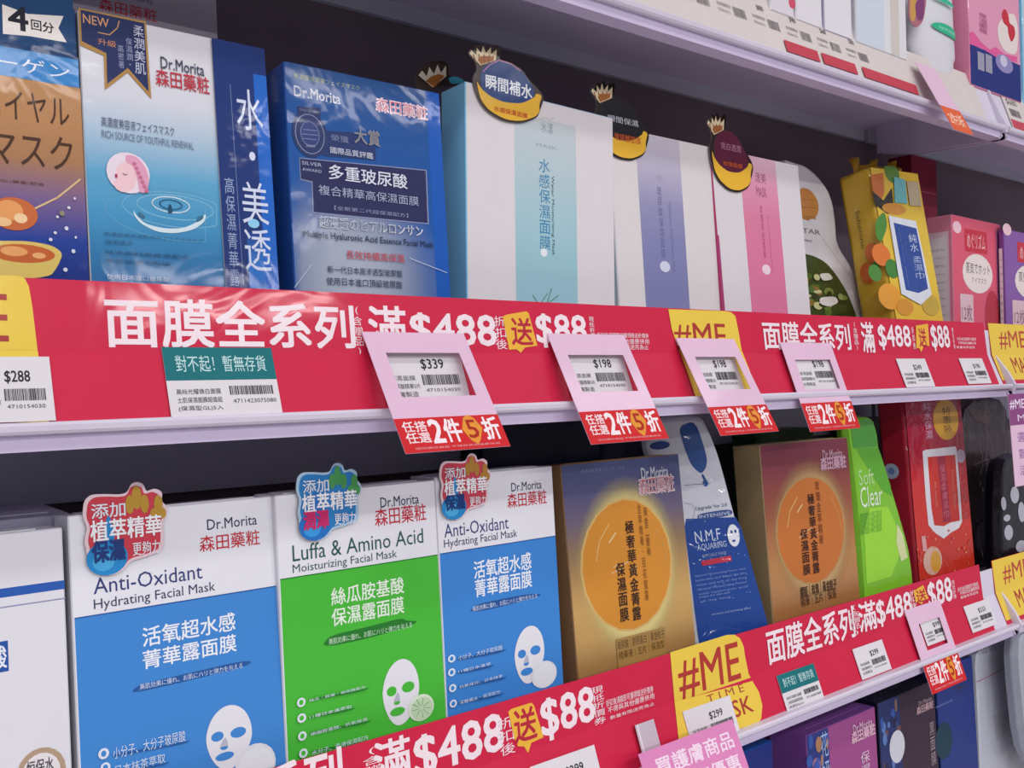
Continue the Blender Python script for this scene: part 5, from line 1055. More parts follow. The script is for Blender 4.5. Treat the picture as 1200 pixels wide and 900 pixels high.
T({'n':'face_mask_box','l':'dark plum box with a navy art strip and white oval, bottom shelf','c':'face mask box','k':'box','loc':[0.8464,0.5001,0.9525],'rot':[0,2,0],'w':109,'h':177.9,'d':35,'mat':'ink','g':'face mask boxes on the bottom shelf'},[
 ('printed_front','R','F',[0.6,0.6,108.4,177.3],'3c2c3c',None),
 ('printed_front','R','F',[0.8,0.8,39.2,177.1],'283468',None),
 ('leaf_print','E','F',[24.7,135.1,2.3,4.5],'8a6a58',None),
 ('leaf_print','E','F',[18.1,152.4,2.6,3.2],'5878b4',None),
 ('leaf_print','E','F',[13.2,145.5,3.6,3.1],'6a4a50',None),
 ('leaf_print','E','F',[33.1,168.4,2.3,6.5],'8a6a58',None),
 ('leaf_print','E','F',[8.3,152.2,4,5.7],'5878b4',None),
 ('leaf_print','E','F',[30.3,150.7,3.4,4.8],'3858a8',None),
 ('leaf_print','E','F',[30.9,153.9,2.6,3.2],'2a2a50',None),
 ('leaf_print','E','F',[5.8,112.8,1.5,6.4],'6a4a50',None),
 ('leaf_print','E','F',[31.2,129.2,3.8,2.1],'3858a8',None),
 ('leaf_print','E','F',[26.4,161.8,4.1,4.9],'3858a8',None),
 ('leaf_print','E','F',[5.5,157.2,2.7,5.6],'3858a8',None),
 ('leaf_print','E','F',[22.5,113.3,2.9,4.8],'5878b4',None),
 ('leaf_print','E','F',[10.3,111.8,4.2,5.2],'2a2a50',None),
 ('leaf_print','E','F',[24.5,156.3,2.4,3.8],'2a2a50',None),
 ('leaf_print','E','F',[35.1,143.4,4.1,3.9],'6a4a50',None),
 ('leaf_print','E','F',[36.2,133.9,3.4,2.8],'5878b4',None),
 ('leaf_print','E','F',[29.1,151.1,2.8,4.4],'2a2a50',None),
 ('leaf_print','E','F',[33.7,116.6,1.5,5.7],'5878b4',None),
 ('leaf_print','E','F',[35.4,145.3,3.8,2.7],'6a4a50',None),
 ('leaf_print','E','F',[9.2,140.7,4,6.3],'5878b4',None),
 ('leaf_print','E','F',[35.5,126.2,3.3,4.1],'5878b4',None),
 ('leaf_print','E','F',[23.5,124.3,1.9,2.1],'2a2a50',None),
 ('leaf_print','E','F',[30.6,119.9,2.9,3.2],'2a2a50',None),
 ('leaf_print','E','F',[29.7,116.2,4.2,4.4],'5878b4',None),
 ('leaf_print','E','F',[30.5,128.1,14.2,16],'ccccd8',None),
 ('maker_lettering','T','F',[75.7,158,102.4,162.4],'a89098','Dr.Morita',{'b':0.02}),
 ('maker_lettering','T','F',[70.9,149.7,104.5,157.4],'b898a0','森田藥粧',{'b':0.04}),
 ('lettering','V','F',[93.8,91,103.7,136.8],'988890','黑面膜'),
])
T({'n':'face_mask_box','l':'navy blue box with a small palm print, bottom shelf','c':'face mask box','k':'box','loc':[0.9601,0.5001,0.9525],'rot':[0,2,0],'w':80.3,'h':186.1,'d':35,'mat':'navy','g':'face mask boxes on the bottom shelf'},[
 ('printed_front','R','F',[0.6,0.6,79.7,185.5],'28387c',None),
 ('leaf_print','L','F',[46.2,158.1,65.2,156.8],'3c3438',None,{'w':1.2}),
 ('leaf_print','L','F',[46.2,158.1,57.3,152],'3c3438',None,{'w':1.2}),
 ('leaf_print','L','F',[46.2,158.1,41.4,153.9],'3c3438',None,{'w':1.2}),
 ('leaf_print','L','F',[46.2,158.1,29.6,161],'3c3438',None,{'w':1.2}),
 ('leaf_print','L','F',[46.2,158.1,30.6,167.9],'3c3438',None,{'w':1.2}),
 ('leaf_print','L','F',[46.2,158.1,43.7,169.5],'3c3438',None,{'w':1.2}),
 ('leaf_print','L','F',[46.2,158.1,59.1,164.6],'3c3438',None,{'w':1.2}),
 ('leaf_print','E','F',[8.9,110.6,17.8,19.2],'1c3a4c',None),
 ('lettering','T','F',[-2.9,147.3,31.8,149.8],'7c8cc0','moisture'),
])
T({'n':'refill_pouch','l':'frosted white pouch with a thin red line, bottom shelf end','c':'pouch','k':'pouch','loc':[1.0557,0.4972,0.9534],'rot':[0,4,0],'w':110,'h':193.5,'d':30,'mat':'frost','g':'pouches on the shelves'},[
 ('OUT','P','F',[-1.9,193.9,87.8,191,96.9,171.3,97.6,32.2,85.2,-23.1,-21.5,8.8,-7.6,116.1],'b4b8c4',None),
 ('red_line','L','F',[-2.1,153.3,75.6,154.6],'a83858',None,{'w':1.3}),
 ('lettering','T','F',[8,179.8,48.2,195.8],'7c7c8c','MOISTURE'),
 ('label_print','P','F',[25.7,110.2,67.3,106.4,71.7,76.1,29.9,80.6],'a8aab4',None),
])
T({'n':'face_mask_box','l':'dark blue box in the shade left of the purple box, bottom shelf','c':'box','k':'box','loc':[0.6269,0.52,0.9513],'rot':[0,0,0],'w':70,'h':176.2,'d':40,'mat':'blue','g':'face mask boxes on the bottom shelf'},[
 ('printed_front','R','F',[0.6,0.6,69.4,175.6],'1c2c7c',None),
])
T({'n':'refill_pouch','l':'grey translucent pouch at the bottom right corner, bottom shelf','c':'pouch','k':'pouch','loc':[1.0611,0.4631,0.9522],'rot':[0,3,0],'w':100,'h':160.2,'d':18,'mat':'frost','g':'pouches on the shelves'},[
 ('OUT','P','F',[12.8,208.8,66.6,208.6,164,165.9,136.8,31.7,19.2,58.5],'a4a8b4',None),
])
T({'n':'skin_care_box','l':'slim white box with a pink spot, leftmost on the top shelf','c':'box','k':'box','loc':[0.6763,0.487,1.7663],'rot':[0,0,0],'w':33.2,'h':169.7,'d':30,'mat':'white','g':'boxes on the top shelf'},[
 ('printed_front','R','F',[0.6,0.6,32.6,169.1],'dcd4dc',None),
 ('label_print','E','F',[30.9,12.5,5,4.6],'cc4c64',None),
])
T({'n':'skin_care_box','l':'plain white box, second on the top shelf','c':'box','k':'box','loc':[0.713,0.487,1.7663],'rot':[0,0,0],'w':39.2,'h':169.7,'d':30,'mat':'white','g':'boxes on the top shelf'},[
 ('printed_front','R','F',[0.6,0.6,38.6,169.1],'e0dce2',None),
])
T({'n':'skin_care_box','l':'pale lavender-white box, third on the top shelf','c':'box','k':'box','loc':[0.7558,0.487,1.7663],'rot':[0,0,0],'w':44.7,'h':169.7,'d':30,'mat':'lavender','g':'boxes on the top shelf'},[
 ('printed_front','R','F',[0.6,0.6,44.1,169.1],'e0dee4',None),
])
T({'n':'skin_care_box','l':'pale blue and white box beside the white tube, top shelf','c':'box','k':'box','loc':[0.8074,0.487,1.7663],'rot':[0,0,0],'w':91.3,'h':169.7,'d':30,'mat':'white','g':'boxes on the top shelf'},[
 ('printed_front','R','F',[0.6,0.6,90.7,169.1],'dcdce0',None),
 ('printed_front','R','F',[1,1,50.2,168.7],'ccd6e2',None),
 ('printed_front','R','F',[62.1,1,77.6,168.7],'cfc8c0',None),
])
T({'n':'cleansing_tube','l':'white tube with green oval prints and a purple tag, top shelf','c':'tube','k':'tube','loc':[0.9285,0.487,1.7663],'rot':[0,0,0],'w':92.6,'h':169.7,'d':34,'mat':'white'},[
 ('green_print','E','F',[50.9,78.2,24.7,2.4],'34b890',None,{'curve':1}),
 ('green_print','E','F',[56.9,48.2,32.9,5.5],'2cb488',None,{'curve':1}),
 ('lettering','T','F',[35.8,50.7,75.4,45.6],'a4e0cc','cleansing'),
 ('hang_tag','P','F',[-24.1,70.6,9.9,78.8,9.3,67,2.6,46.5,-12,35.3,-25.6,40.2,-26.9,52.8],'a86a78',None,{'t':1}),
 ('hang_tag','P','F',[-23,65.2,-9,68.5,-14.5,41.2,-24.1,42],'c89850',None,{'t':1}),
 ('hang_tag','P','F',[-14.9,61.3,6.7,72.2,2.6,47.9,-10.2,43.6],'7c3c70',None,{'t':1}),
])
T({'n':'skin_care_box','l':'pink and navy box with a red bow print, top shelf right','c':'box','k':'box','loc':[1.0308,0.487,1.7663],'rot':[0,0,0],'w':123.5,'h':169.7,'d':40,'mat':'pink','g':'boxes on the top shelf'},[
 ('printed_front','R','F',[0.6,0.6,122.9,169.1],'dc98b4',None),
 ('printed_front','R','F',[0.8,0.8,122.7,44.2],'202f78',None),
 ('printed_front','P','F',[0.3,56.2,8.5,59.5,27.7,51.1,47.6,47.2,61.7,53.3,82.4,49.4,115,52.6,114.7,45.9,61,41.9,27.4,44.7,1.2,44],'dc5c98',None),
 ('picture_print','P','F',[66.6,78.5,85,93.9,110.7,103,120.7,87,115.1,54.3,86.1,51.8,69.1,61.3],'e4d8d4',None),
 ('picture_print','P','F',[78,95.6,87.3,103.4,95.8,96.4,97.1,87.6,109.7,87.1,112.1,76.8,100.5,65.3,92.8,76,93.2,82.7,80.9,84.9],'c42c3c',None),
 ('picture_print','E','F',[81.8,37.9,21.7,10.2],'8c88b8',None),
 ('picture_print','E','F',[80.2,40.8,8.9,6.6],'c8c4dc',None),
 ('label_print','R','F',[17.2,19.7,32.6,39.5],'9a98ac',None),
 ('label_print','R','F',[35.5,20.5,51.3,40.6],'9a98ac',None),
 ('lettering','V','F',[23,61.9,41.7,84.7],'b05c84','保濕面膜'),
])
T({'n':'skin_care_box','l':'pale aqua box cut by the right edge, top shelf','c':'box','k':'box','loc':[1.1627,0.487,1.7663],'rot':[0,0,0],'w':100,'h':169.7,'d':40,'mat':'sky','g':'boxes on the top shelf'},[
 ('printed_front','R','F',[0.6,0.6,99.4,169.1],'b4d0dc',None),
])
T({'n':'promotional_banner','l':'red banner with white characters along the middle shelf edge','c':'banner','k':'banner','loc':[0.0032,0.4874,1.4719],'rot':[0,5.82,0],'w':1051.2,'h':35.5,'d':0.5,'mat':'banner_red','lh':48.5,'ll':20},[
 ('yellow_patch','P','F',[41.5,34.9,88.9,36.3,92.1,35.3,93.8,31.2,94.9,21.4,96.2,1,96.2,0.2,50.1,0.8],'e8c84c',None),
 ('patch_lettering','T','F',[58.8,2.1,84.3,27.2],'a83a34','#ME',{'b':0}),
 ('lettering','T','F',[127.7,2.8,265.8,27.9],'f0e0e6','面膜全系列',{'b':0.035}),
 ('lettering','V','F',[265.4,-2.3,271.4,28.1],'f0e0e6','(含贈品)',{'b':0}),
 ('lettering','T','F',[276,1.9,301.3,28.2],'f0e0e6','滿',{'b':0.035}),
 ('lettering','T','F',[304.7,1.9,370.2,24.8],'f0e0e6','$488',{'b':0.035}),
 ('lettering','V','F',[369.6,2.3,378.8,25.1],'f0e0e6','折扣後',{'b':0}),
 ('lettering','T','F',[405.1,4.3,451,27],'f0e0e6','$88',{'b':0.035}),
 ('lettering','V','F',[454.5,7.1,459.3,26.7],'f0e0e6','現抵折價券',{'b':0}),
 ('lettering','T','F',[461.2,11.6,514.2,15.2],'f0e0e6','折扣後滿額即可獲得贈送折價券',{'b':0}),
 ('lettering','T','F',[467,7.1,514,11],'f0e0e6','不得與其他優惠併用',{'b':0}),
 ('lettering','T','F',[473.2,2.9,512.9,6.8],'f0e0e6','數量有限送完為止',{'b':0}),
 ('gift_bubble','P','F',[377,24.3,379.8,25.7,397.7,28.6,399.5,27.2,404.5,5.2,393.7,3.9,389.5,0.3,386.1,2.7,379.9,2.3],'eab440',None),
 ('gift_bubble_lettering','T','F',[383.1,5.5,401,23.7],'b4283c','送',{'b':0.03}),
 ('yellow_patch','P','F',[538.9,34.5,605.4,35.1,614.5,34.3,619.3,31.2,621.3,17,622.6,2.3,546.4,2,540.5,19.3],'e8c84c',None),
 ('patch_lettering','T','F',[542.8,2.6,604.4,24.3],'a83a34','#ME',{'b':0.01}),
 ('lettering','T','F',[653.4,4,783.7,28.2],'f0e0e6','面膜全系列',{'b':0.03}),
 ('lettering','V','F',[790.1,3.4,796.9,30.8],'f0e0e6','(含贈品)',{'b':0}),
 ('lettering','T','F',[803.4,1.9,824.4,30.4],'f0e0e6','滿',{'b':0.03}),
 ('lettering','T','F',[832.4,4.5,891.4,28.7],'f0e0e6','$488',{'b':0.03}),
 ('lettering','V','F',[894.7,5,899.5,28.3],'f0e0e6','折扣後',{'b':0}),
 ('lettering','T','F',[932.3,3.8,969.8,30.3],'f0e0e6','$88',{'b':0.03}),
 ('lettering','V','F',[976.6,6,980.1,28.7],'f0e0e6','現抵折價',{'b':0}),
 ('lettering','T','F',[985.9,15,1027.9,18.4],'f0e0e6','折扣後滿額即可獲得',{'b':0}),
 ('lettering','T','F',[987.3,11,1026.9,13.8],'f0e0e6','不得與其他優惠併用',{'b':0}),
 ('lettering','T','F',[982.5,6.4,1022.9,9.1],'f0e0e6','數量有限送完',{'b':0}),
 ('gift_bubble','P','F',[904.3,29.2,928.8,31.7,926.1,8.9,914.3,7.6,908.2,2.1,905.4,6.3,899.8,6.3],'eab440',None),
 ('gift_bubble_lettering','T','F',[907.5,7.6,922,26.8],'b4283c','送',{'b':0.03}),
 ('yellow_patch','P','W',[50.1,49.4,96.2,48.7,96.6,36.6,97.6,19.5,97.7,13.1,57.7,14.2],'e8c84c',None),
 ('yellow_patch','P','W',[546.9,50.3,623.2,50.6,625,34.5,624.7,20.5,619.4,10.8,549,11.3,548.5,31.5],'e8c84c',None),
])
T({'n':'promotional_banner','l':'red banner with white characters along the lower shelf edge','c':'banner','k':'banner','loc':[-0.0014,0.4874,1.2079],'rot':[0,5.82,0],'w':1031,'h':35.5,'d':0.5,'mat':'banner_red','lh':48.5,'ll':20},[
 ('lettering','T','F',[129,7.7,256.1,36.8],'f0e0e6','面膜全系列',{'b':0.035}),
 ('lettering','V','F',[269.8,5.2,282.4,31.6],'f0e0e6','(含贈品)',{'b':0}),
 ('lettering','T','F',[277.3,9.8,301.9,32.6],'f0e0e6','滿',{'b':0.035}),
 ('lettering','T','F',[304.9,2.4,372.5,29.3],'f0e0e6','$488',{'b':0.035}),
 ('lettering','V','F',[369.4,1.1,381.6,25.9],'f0e0e6','折扣後',{'b':0}),
 ('lettering','T','F',[405.5,1.8,454.1,29.1],'f0e0e6','$88',{'b':0.035}),
 ('lettering','V','F',[452.7,1.1,464.1,27.7],'f0e0e6','現抵折價券',{'b':0}),
 ('lettering','T','F',[465.6,11.4,514.3,16.3],'f0e0e6','折扣後滿額即可獲得贈送折價券',{'b':0}),
 ('lettering','T','F',[466.6,6.7,514.5,10.9],'f0e0e6','不得與其他優惠併用',{'b':0}),
 ('lettering','T','F',[468.2,2,513.8,4.5],'f0e0e6','數量有限送完為止',{'b':0}),
 ('gift_bubble','P','F',[378.3,28.2,381.2,29.5,398,29.7,400.2,27.6,406,5.1,395.1,4.1,391.8,-1.8,388.9,3.4,384,4.6,381.9,8.6],'eab440',None),
 ('gift_bubble_lettering','T','F',[382,6.4,400.7,27.4],'b4283c','送',{'b':0.03}),
 ('yellow_patch','P','F',[536.1,36.4,603.3,37.3,612.7,35.9,619.3,31.8,622.9,24.3,623.1,18.1,625.3,2.4,629,-4.7,535.5,-0.6],'e8c84c',None),
 ('yellow_patch','P','W',[535.3,47.9,627.7,44.1,631.7,34.4,631,23.9,625,14.8,619.6,12.4,528.1,18.1],'e8c84c',None),
 ('patch_lettering','T','F',[542.4,-2.7,615.4,29.8],'b03a34','#ME',{'b':0.012}),
 ('patch_lettering','T','W',[570.1,38.7,615.3,44.8],'a04838','T I M E',{'b':-0.01}),
 ('patch_lettering','T','W',[563.4,22.1,619.4,34.8],'a83a34','MASK',{'b':0.02}),
 ('lettering','T','F',[653,3.5,782.9,31.8],'f0e0e6','面膜全系列',{'b':0.03}),
 ('lettering','V','F',[777.6,3.6,792.8,32.2],'f0e0e6','(含贈品)',{'b':0}),
 ('lettering','T','F',[791.2,5.1,820.2,31.3],'f0e0e6','滿',{'b':0.03}),
 ('lettering','T','F',[821.4,4.6,884.3,29.2],'f0e0e6','$488',{'b':0.03}),
 ('lettering','V','F',[883.9,11.7,894,29.5],'f0e0e6','折扣後',{'b':0}),
 ('lettering','T','F',[917.6,4,965.7,31.8],'f0e0e6','$88',{'b':0.03}),
 ('lettering','V','F',[967.3,8.1,973.1,27.6],'f0e0e6','現抵折價',{'b':0}),
 ('lettering','T','F',[977.6,14,1022.6,18.3],'f0e0e6','折扣後滿額即可獲得',{'b':0}),
 ('lettering','T','F',[981,9.7,1023.5,14],'f0e0e6','不得與其他優惠併用',{'b':0}),
 ('lettering','T','F',[981.7,6,1020.5,8.9],'f0e0e6','數量有限送完',{'b':0}),
 ('gift_bubble','P','F',[891.1,28.4,910.4,31.4,917.5,16.9,907.9,16.3,903.1,13.2,898,16.1,892.8,16.4],'eab440',None),
 ('gift_bubble_lettering','T','F',[894.4,15.4,913.6,27.9],'b4283c','送',{'b':0.03}),
])
T({'n':'promotional_banner','l':'yellow end of the next banner beside the middle shelf end','c':'banner','k':'banner','loc':[1.0644,0.4874,1.4719],'rot':[0,5.82,0],'w':315.8,'h':35.5,'d':0.5,'mat':'banner_red','lh':48.5,'ll':20},[
 ('yellow_patch','R','F',[0.3,0,105,35.3],'e8c84c',None),
 ('patch_lettering','T','F',[22,6,88,27.5],'b84a3c','#ME',{'b':0.01}),
 ('yellow_patch','R','W',[0.3,18,105,52],'e8c84c',None),
 ('patch_lettering','T','W',[40,26,98,45],'a83a34','MASK',{'b':0.02}),
])
T({'n':'promotional_banner','l':'yellow end of the next banner beside the lower shelf end','c':'banner','k':'banner','loc':[1.0588,0.4874,1.2079],'rot':[0,5.82,0],'w':295.1,'h':35.5,'d':0.5,'mat':'banner_red','lh':48.5,'ll':20},[
 ('yellow_patch','R','F',[0.3,0,105,35.3],'e8c84c',None),
 ('patch_lettering','T','F',[22,6,88,27.5],'b84a3c','#ME',{'b':0.01}),
 ('yellow_patch','R','W',[0.3,18,105,52],'e8c84c',None),
 ('patch_lettering','T','W',[40,26,98,45],'a83a34','MASK',{'b':0.02}),
])
T({'n':'price_tag','l':'price tag reading 288 at the left end of the middle shelf','c':'price tag','k':'card','loc':[0.0661,0.4743,1.4395],'rot':[0,20,0],'w':37.8,'h':32,'d':0.4,'mat':'tag','g':'price tags on the middle shelf rail'},[
 ('lettering','T','F',[18.1,18.6,28.7,25],'2c2c34','$288',{'b':0.02}),
 ('lettering','T','F',[3,12.8,14.4,15.7],'4a4a52','保濕面膜'),
 ('lettering','T','F',[3,8.3,15.9,11.2],'4a4a52','玻尿酸精華5片'),
 ('lettering','T','F',[3,3.8,14.4,6.7],'4a4a52','台灣製造'),
 ('barcode','B','F',[17.4,10.2,34.8,16],'26262e',None),
 ('lettering','T','F',[18.1,6.4,34,8.3],'5a5a62','4710154030'),
])
T({'n':'price_tag','l':'teal sold-out tag on the middle shelf rail','c':'price tag','k':'card','loc':[0.157,0.4739,1.4384],'rot':[0,20,0],'w':59.4,'h':38.4,'d':0.4,'mat':'tag','g':'price tags on the middle shelf rail'},[
 ('teal_strip','R','F',[0,20,59.4,38.4],'1f7076',None),
 ('lettering','T','F',[5.9,24.6,54.6,33.8],'c0e0e0','對不起！暫無存貨'),
 ('lettering','T','F',[4.2,12.3,27.3,15.3],'4a4a52','高絲光耀煥白面膜'),
 ('lettering','T','F',[4.2,7.7,27.3,10.7],'4a4a52','土肌保濕面膜超值組'),
 ('lettering','T','F',[4.2,3.1,27.3,6.1],'4a4a52','(保濕型GL)5入'),
 ('barcode','B','F',[32.1,11.5,55.8,16.5],'30303a',None),
 ('lettering','T','F',[33.2,6.9,57,9.2],'5a5a62','4711423075080'),
])
T({'n':'price_tag','l':'price tag reading 339 behind the first pink frame card, middle shelf','c':'price tag','k':'card','loc':[0.2824,0.4749,1.441],'rot':[0,20,0],'w':59.9,'h':36.9,'d':0.4,'mat':'tag','g':'price tags on the middle shelf rail'},[
 ('lettering','T','F',[28.8,21.4,45.5,28.8],'2c2c34','$339',{'b':0.02}),
 ('lettering','T','F',[4.8,14.8,22.8,18.1],'4a4a52','保濕面膜'),
 ('lettering','T','F',[4.8,9.6,25.2,12.9],'4a4a52','玻尿酸精華5片'),
 ('lettering','T','F',[4.8,4.4,22.8,7.8],'4a4a52','台灣製造'),
 ('barcode','B','F',[27.6,11.8,55.1,18.5],'26262e',None),
 ('lettering','T','F',[28.8,7.4,53.9,9.6],'5a5a62','4710154030'),
])
T({'n':'price_tag','l':'price tag reading 198 behind the second pink frame card, middle shelf','c':'price tag','k':'card','loc':[0.4268,0.4749,1.4411],'rot':[0,20,0],'w':59.9,'h':36,'d':0.4,'mat':'tag','g':'price tags on the middle shelf rail'},[
 ('lettering','T','F',[28.7,20.9,45.5,28.1],'2c2c34','$198',{'b':0.02}),
 ('lettering','T','F',[4.8,14.4,22.8,17.6],'4a4a52','保濕面膜'),
 ('lettering','T','F',[4.8,9.4,25.1,12.6],'4a4a52','玻尿酸精華5片'),
 ('lettering','T','F',[4.8,4.3,22.8,7.6],'4a4a52','台灣製造'),
 ('barcode','B','F',[27.5,11.5,55.1,18],'26262e',None),
 ('lettering','T','F',[28.7,7.2,53.9,9.4],'5a5a62','4710154030'),
])
T({'n':'price_tag','l':'price tag reading 198 behind the third pink frame card, middle shelf','c':'price tag','k':'card','loc':[0.5583,0.4745,1.4401],'rot':[0,20,0],'w':54.7,'h':36.4,'d':0.4,'mat':'tag','g':'price tags on the middle shelf rail'},[
 ('lettering','T','F',[26.2,21.1,41.5,28.4],'2c2c34','$198',{'b':0.02}),
 ('lettering','T','F',[4.4,14.5,20.8,17.8],'4a4a52','保濕面膜'),
 ('lettering','T','F',[4.4,9.5,23,12.7],'4a4a52','玻尿酸精華5片'),
 ('lettering','T','F',[4.4,4.4,20.8,7.6],'4a4a52','台灣製造'),
 ('barcode','B','F',[25.1,11.6,50.3,18.2],'26262e',None),
 ('lettering','T','F',[26.2,7.3,49.2,9.5],'5a5a62','4710154030'),
])
T({'n':'price_tag','l':'price tag reading 198 behind the fourth pink frame card, middle shelf','c':'price tag','k':'card','loc':[0.6898,0.4745,1.4399],'rot':[0,20,0],'w':58.4,'h':35.5,'d':0.4,'mat':'tag','g':'price tags on the middle shelf rail'},[
 ('lettering','T','F',[28.1,20.6,44.4,27.7],'2c2c34','$198',{'b':0.02}),
 ('lettering','T','F',[4.7,14.2,22.2,17.4],'4a4a52','保濕面膜'),
 ('lettering','T','F',[4.7,9.2,24.5,12.4],'4a4a52','玻尿酸精華5片'),
 ('lettering','T','F',[4.7,4.3,22.2,7.5],'4a4a52','台灣製造'),
 ('barcode','B','F',[26.9,11.4,53.8,17.8],'26262e',None),
 ('lettering','T','F',[28.1,7.1,52.6,9.2],'5a5a62','4710154030'),
])
T({'n':'price_tag','l':'uncovered price tag nearest to the fourth pink card, middle shelf','c':'price tag','k':'card','loc':[0.8591,0.4743,1.4394],'rot':[0,20,0],'w':54.6,'h':30,'d':0.4,'mat':'tag','g':'price tags on the middle shelf rail'},[
 ('lettering','T','F',[26.2,17.4,41.5,23.4],'2c2c34','$249',{'b':0.02}),
 ('lettering','T','F',[4.4,12,20.8,14.7],'4a4a52','保濕面膜'),
 ('lettering','T','F',[4.4,7.8,22.9,10.5],'4a4a52','玻尿酸精華5片'),
 ('lettering','T','F',[4.4,3.6,20.8,6.3],'4a4a52','台灣製造'),
 ('barcode','B','F',[25.1,9.6,50.2,15],'26262e',None),
 ('lettering','T','F',[26.2,6,49.2,7.8],'5a5a62','4710154030'),
])
T({'n':'price_tag','l':'last price tag before the right end of the middle shelf','c':'price tag','k':'card','loc':[0.9838,0.4747,1.4405],'rot':[0,20,0],'w':51.4,'h':29,'d':0.4,'mat':'tag','g':'price tags on the middle shelf rail'},[
 ('lettering','T','F',[24.7,16.8,39,22.6],'2c2c34','$198',{'b':0.02}),
 ('lettering','T','F',[4.1,11.6,19.5,14.2],'4a4a52','保濕面膜'),
 ('lettering','T','F',[4.1,7.5,21.6,10.1],'4a4a52','玻尿酸精華5片'),
 ('lettering','T','F',[4.1,3.5,19.5,6.1],'4a4a52','台灣製造'),
 ('barcode','B','F',[23.6,9.3,47.3,14.5],'26262e',None),
 ('lettering','T','F',[24.7,5.8,46.2,7.5],'5a5a62','4710154030'),
])
T({'n':'price_tag','l':'price tag reading 299 at the bottom edge left of the pink sign, lower shelf','c':'price tag','k':'card','loc':[0.3883,0.471,1.1663],'rot':[0,20,0],'w':57.9,'h':34.5,'d':0.4,'mat':'tag','g':'price tags on the lower shelf rail'},[
 ('lettering','T','F',[27.8,20,44,26.9],'2c2c34','$299',{'b':0.02}),
 ('lettering','T','F',[4.6,13.8,22,16.9],'4a4a52','保濕面膜'),
 ('lettering','T','F',[4.6,9,24.3,12.1],'4a4a52','玻尿酸精華5片'),
 ('lettering','T','F',[4.6,4.1,22,7.2],'4a4a52','台灣製造'),
 ('barcode','B','F',[26.6,11,53.3,17.3],'26262e',None),
 ('lettering','T','F',[27.8,6.9,52.1,9],'5a5a62','4710154030'),
])
T({'n':'price_tag','l':'price tag reading 299 on the yellow patch of the lower banner','c':'price tag','k':'card','loc':[0.5387,0.4729,1.1715],'rot':[0,20,0],'w':55.7,'h':30.3,'d':0.4,'mat':'tag','g':'price tags on the lower shelf rail'},[
 ('lettering','T','F',[26.7,17.5,42.3,23.6],'2c2c34','$299',{'b':0.02}),
 ('lettering','T','F',[4.5,12.1,21.1,14.8],'4a4a52','保濕面膜'),
 ('lettering','T','F',[4.5,7.9,23.4,10.6],'4a4a52','玻尿酸精華5片'),
 ('lettering','T','F',[4.5,3.6,21.1,6.4],'4a4a52','台灣製造'),
 ('barcode','B','F',[25.6,9.7,51.2,15.1],'26262e',None),
 ('lettering','T','F',[26.7,6.1,50.1,7.9],'5a5a62','4710154030'),
])
T({'n':'price_tag','l':'teal sold-out tag on the lower shelf rail','c':'price tag','k':'card','loc':[0.6567,0.4735,1.1733],'rot':[0,20,0],'w':52.5,'h':30.6,'d':0.4,'mat':'tag','g':'price tags on the lower shelf rail'},[
 ('teal_strip','R','F',[0,15.9,52.5,30.6],'1f7076',None),
 ('lettering','T','F',[5.3,19.6,48.3,26.9],'c0e0e0','對不起！暫無存貨'),
 ('lettering','T','F',[3.7,9.8,24.2,12.2],'4a4a52','高絲光耀煥白面膜'),
 ('lettering','T','F',[3.7,6.1,24.2,8.6],'4a4a52','土肌保濕面膜超值組'),
 ('lettering','T','F',[3.7,2.4,24.2,4.9],'4a4a52','(保濕型GL)5入'),
 ('barcode','B','F',[28.4,9.2,49.4,13.2],'30303a',None),
 ('lettering','T','F',[29.4,5.5,50.4,7.3],'5a5a62','4711423075080'),
])
T({'n':'price_tag','l':'price tag reading 299 right of the teal tag, lower shelf','c':'price tag','k':'card','loc':[0.7704,0.4747,1.1764],'rot':[0,20,0],'w':49.6,'h':27.4,'d':0.4,'mat':'tag','g':'price tags on the lower shelf rail'},[
 ('lettering','T','F',[23.8,15.9,37.7,21.4],'2c2c34','$299',{'b':0.02}),
 ('lettering','T','F',[4,11,18.8,13.4],'4a4a52','保濕面膜'),
 ('lettering','T','F',[4,7.1,20.8,9.6],'4a4a52','玻尿酸精華5片'),
 ('lettering','T','F',[4,3.3,18.8,5.8],'4a4a52','台灣製造'),
 ('barcode','B','F',[22.8,8.8,45.6,13.7],'26262e',None),
 ('lettering','T','F',[23.8,5.5,44.6,7.1],'5a5a62','4710154030'),
])
T({'n':'price_tag','l':'price tag behind the lower pink frame card','c':'price tag','k':'card','loc':[0.8914,0.4772,1.1834],'rot':[0,20,0],'w':44.7,'h':24.6,'d':0.4,'mat':'tag','g':'price tags on the lower shelf rail'},[
 ('lettering','T','F',[21.4,14.3,33.9,19.2],'2c2c34','$99',{'b':0.02}),
 ('lettering','T','F',[3.6,9.8,17,12.1],'4a4a52','保濕面膜'),
 ('lettering','T','F',[3.6,6.4,18.8,8.6],'4a4a52','玻尿酸精華5片'),
 ('lettering','T','F',[3.6,3,17,5.2],'4a4a52','台灣製造'),
 ('barcode','B','F',[20.5,7.9,41.1,12.3],'26262e',None),
 ('lettering','T','F',[21.4,4.9,40.2,6.4],'5a5a62','4710154030'),
])
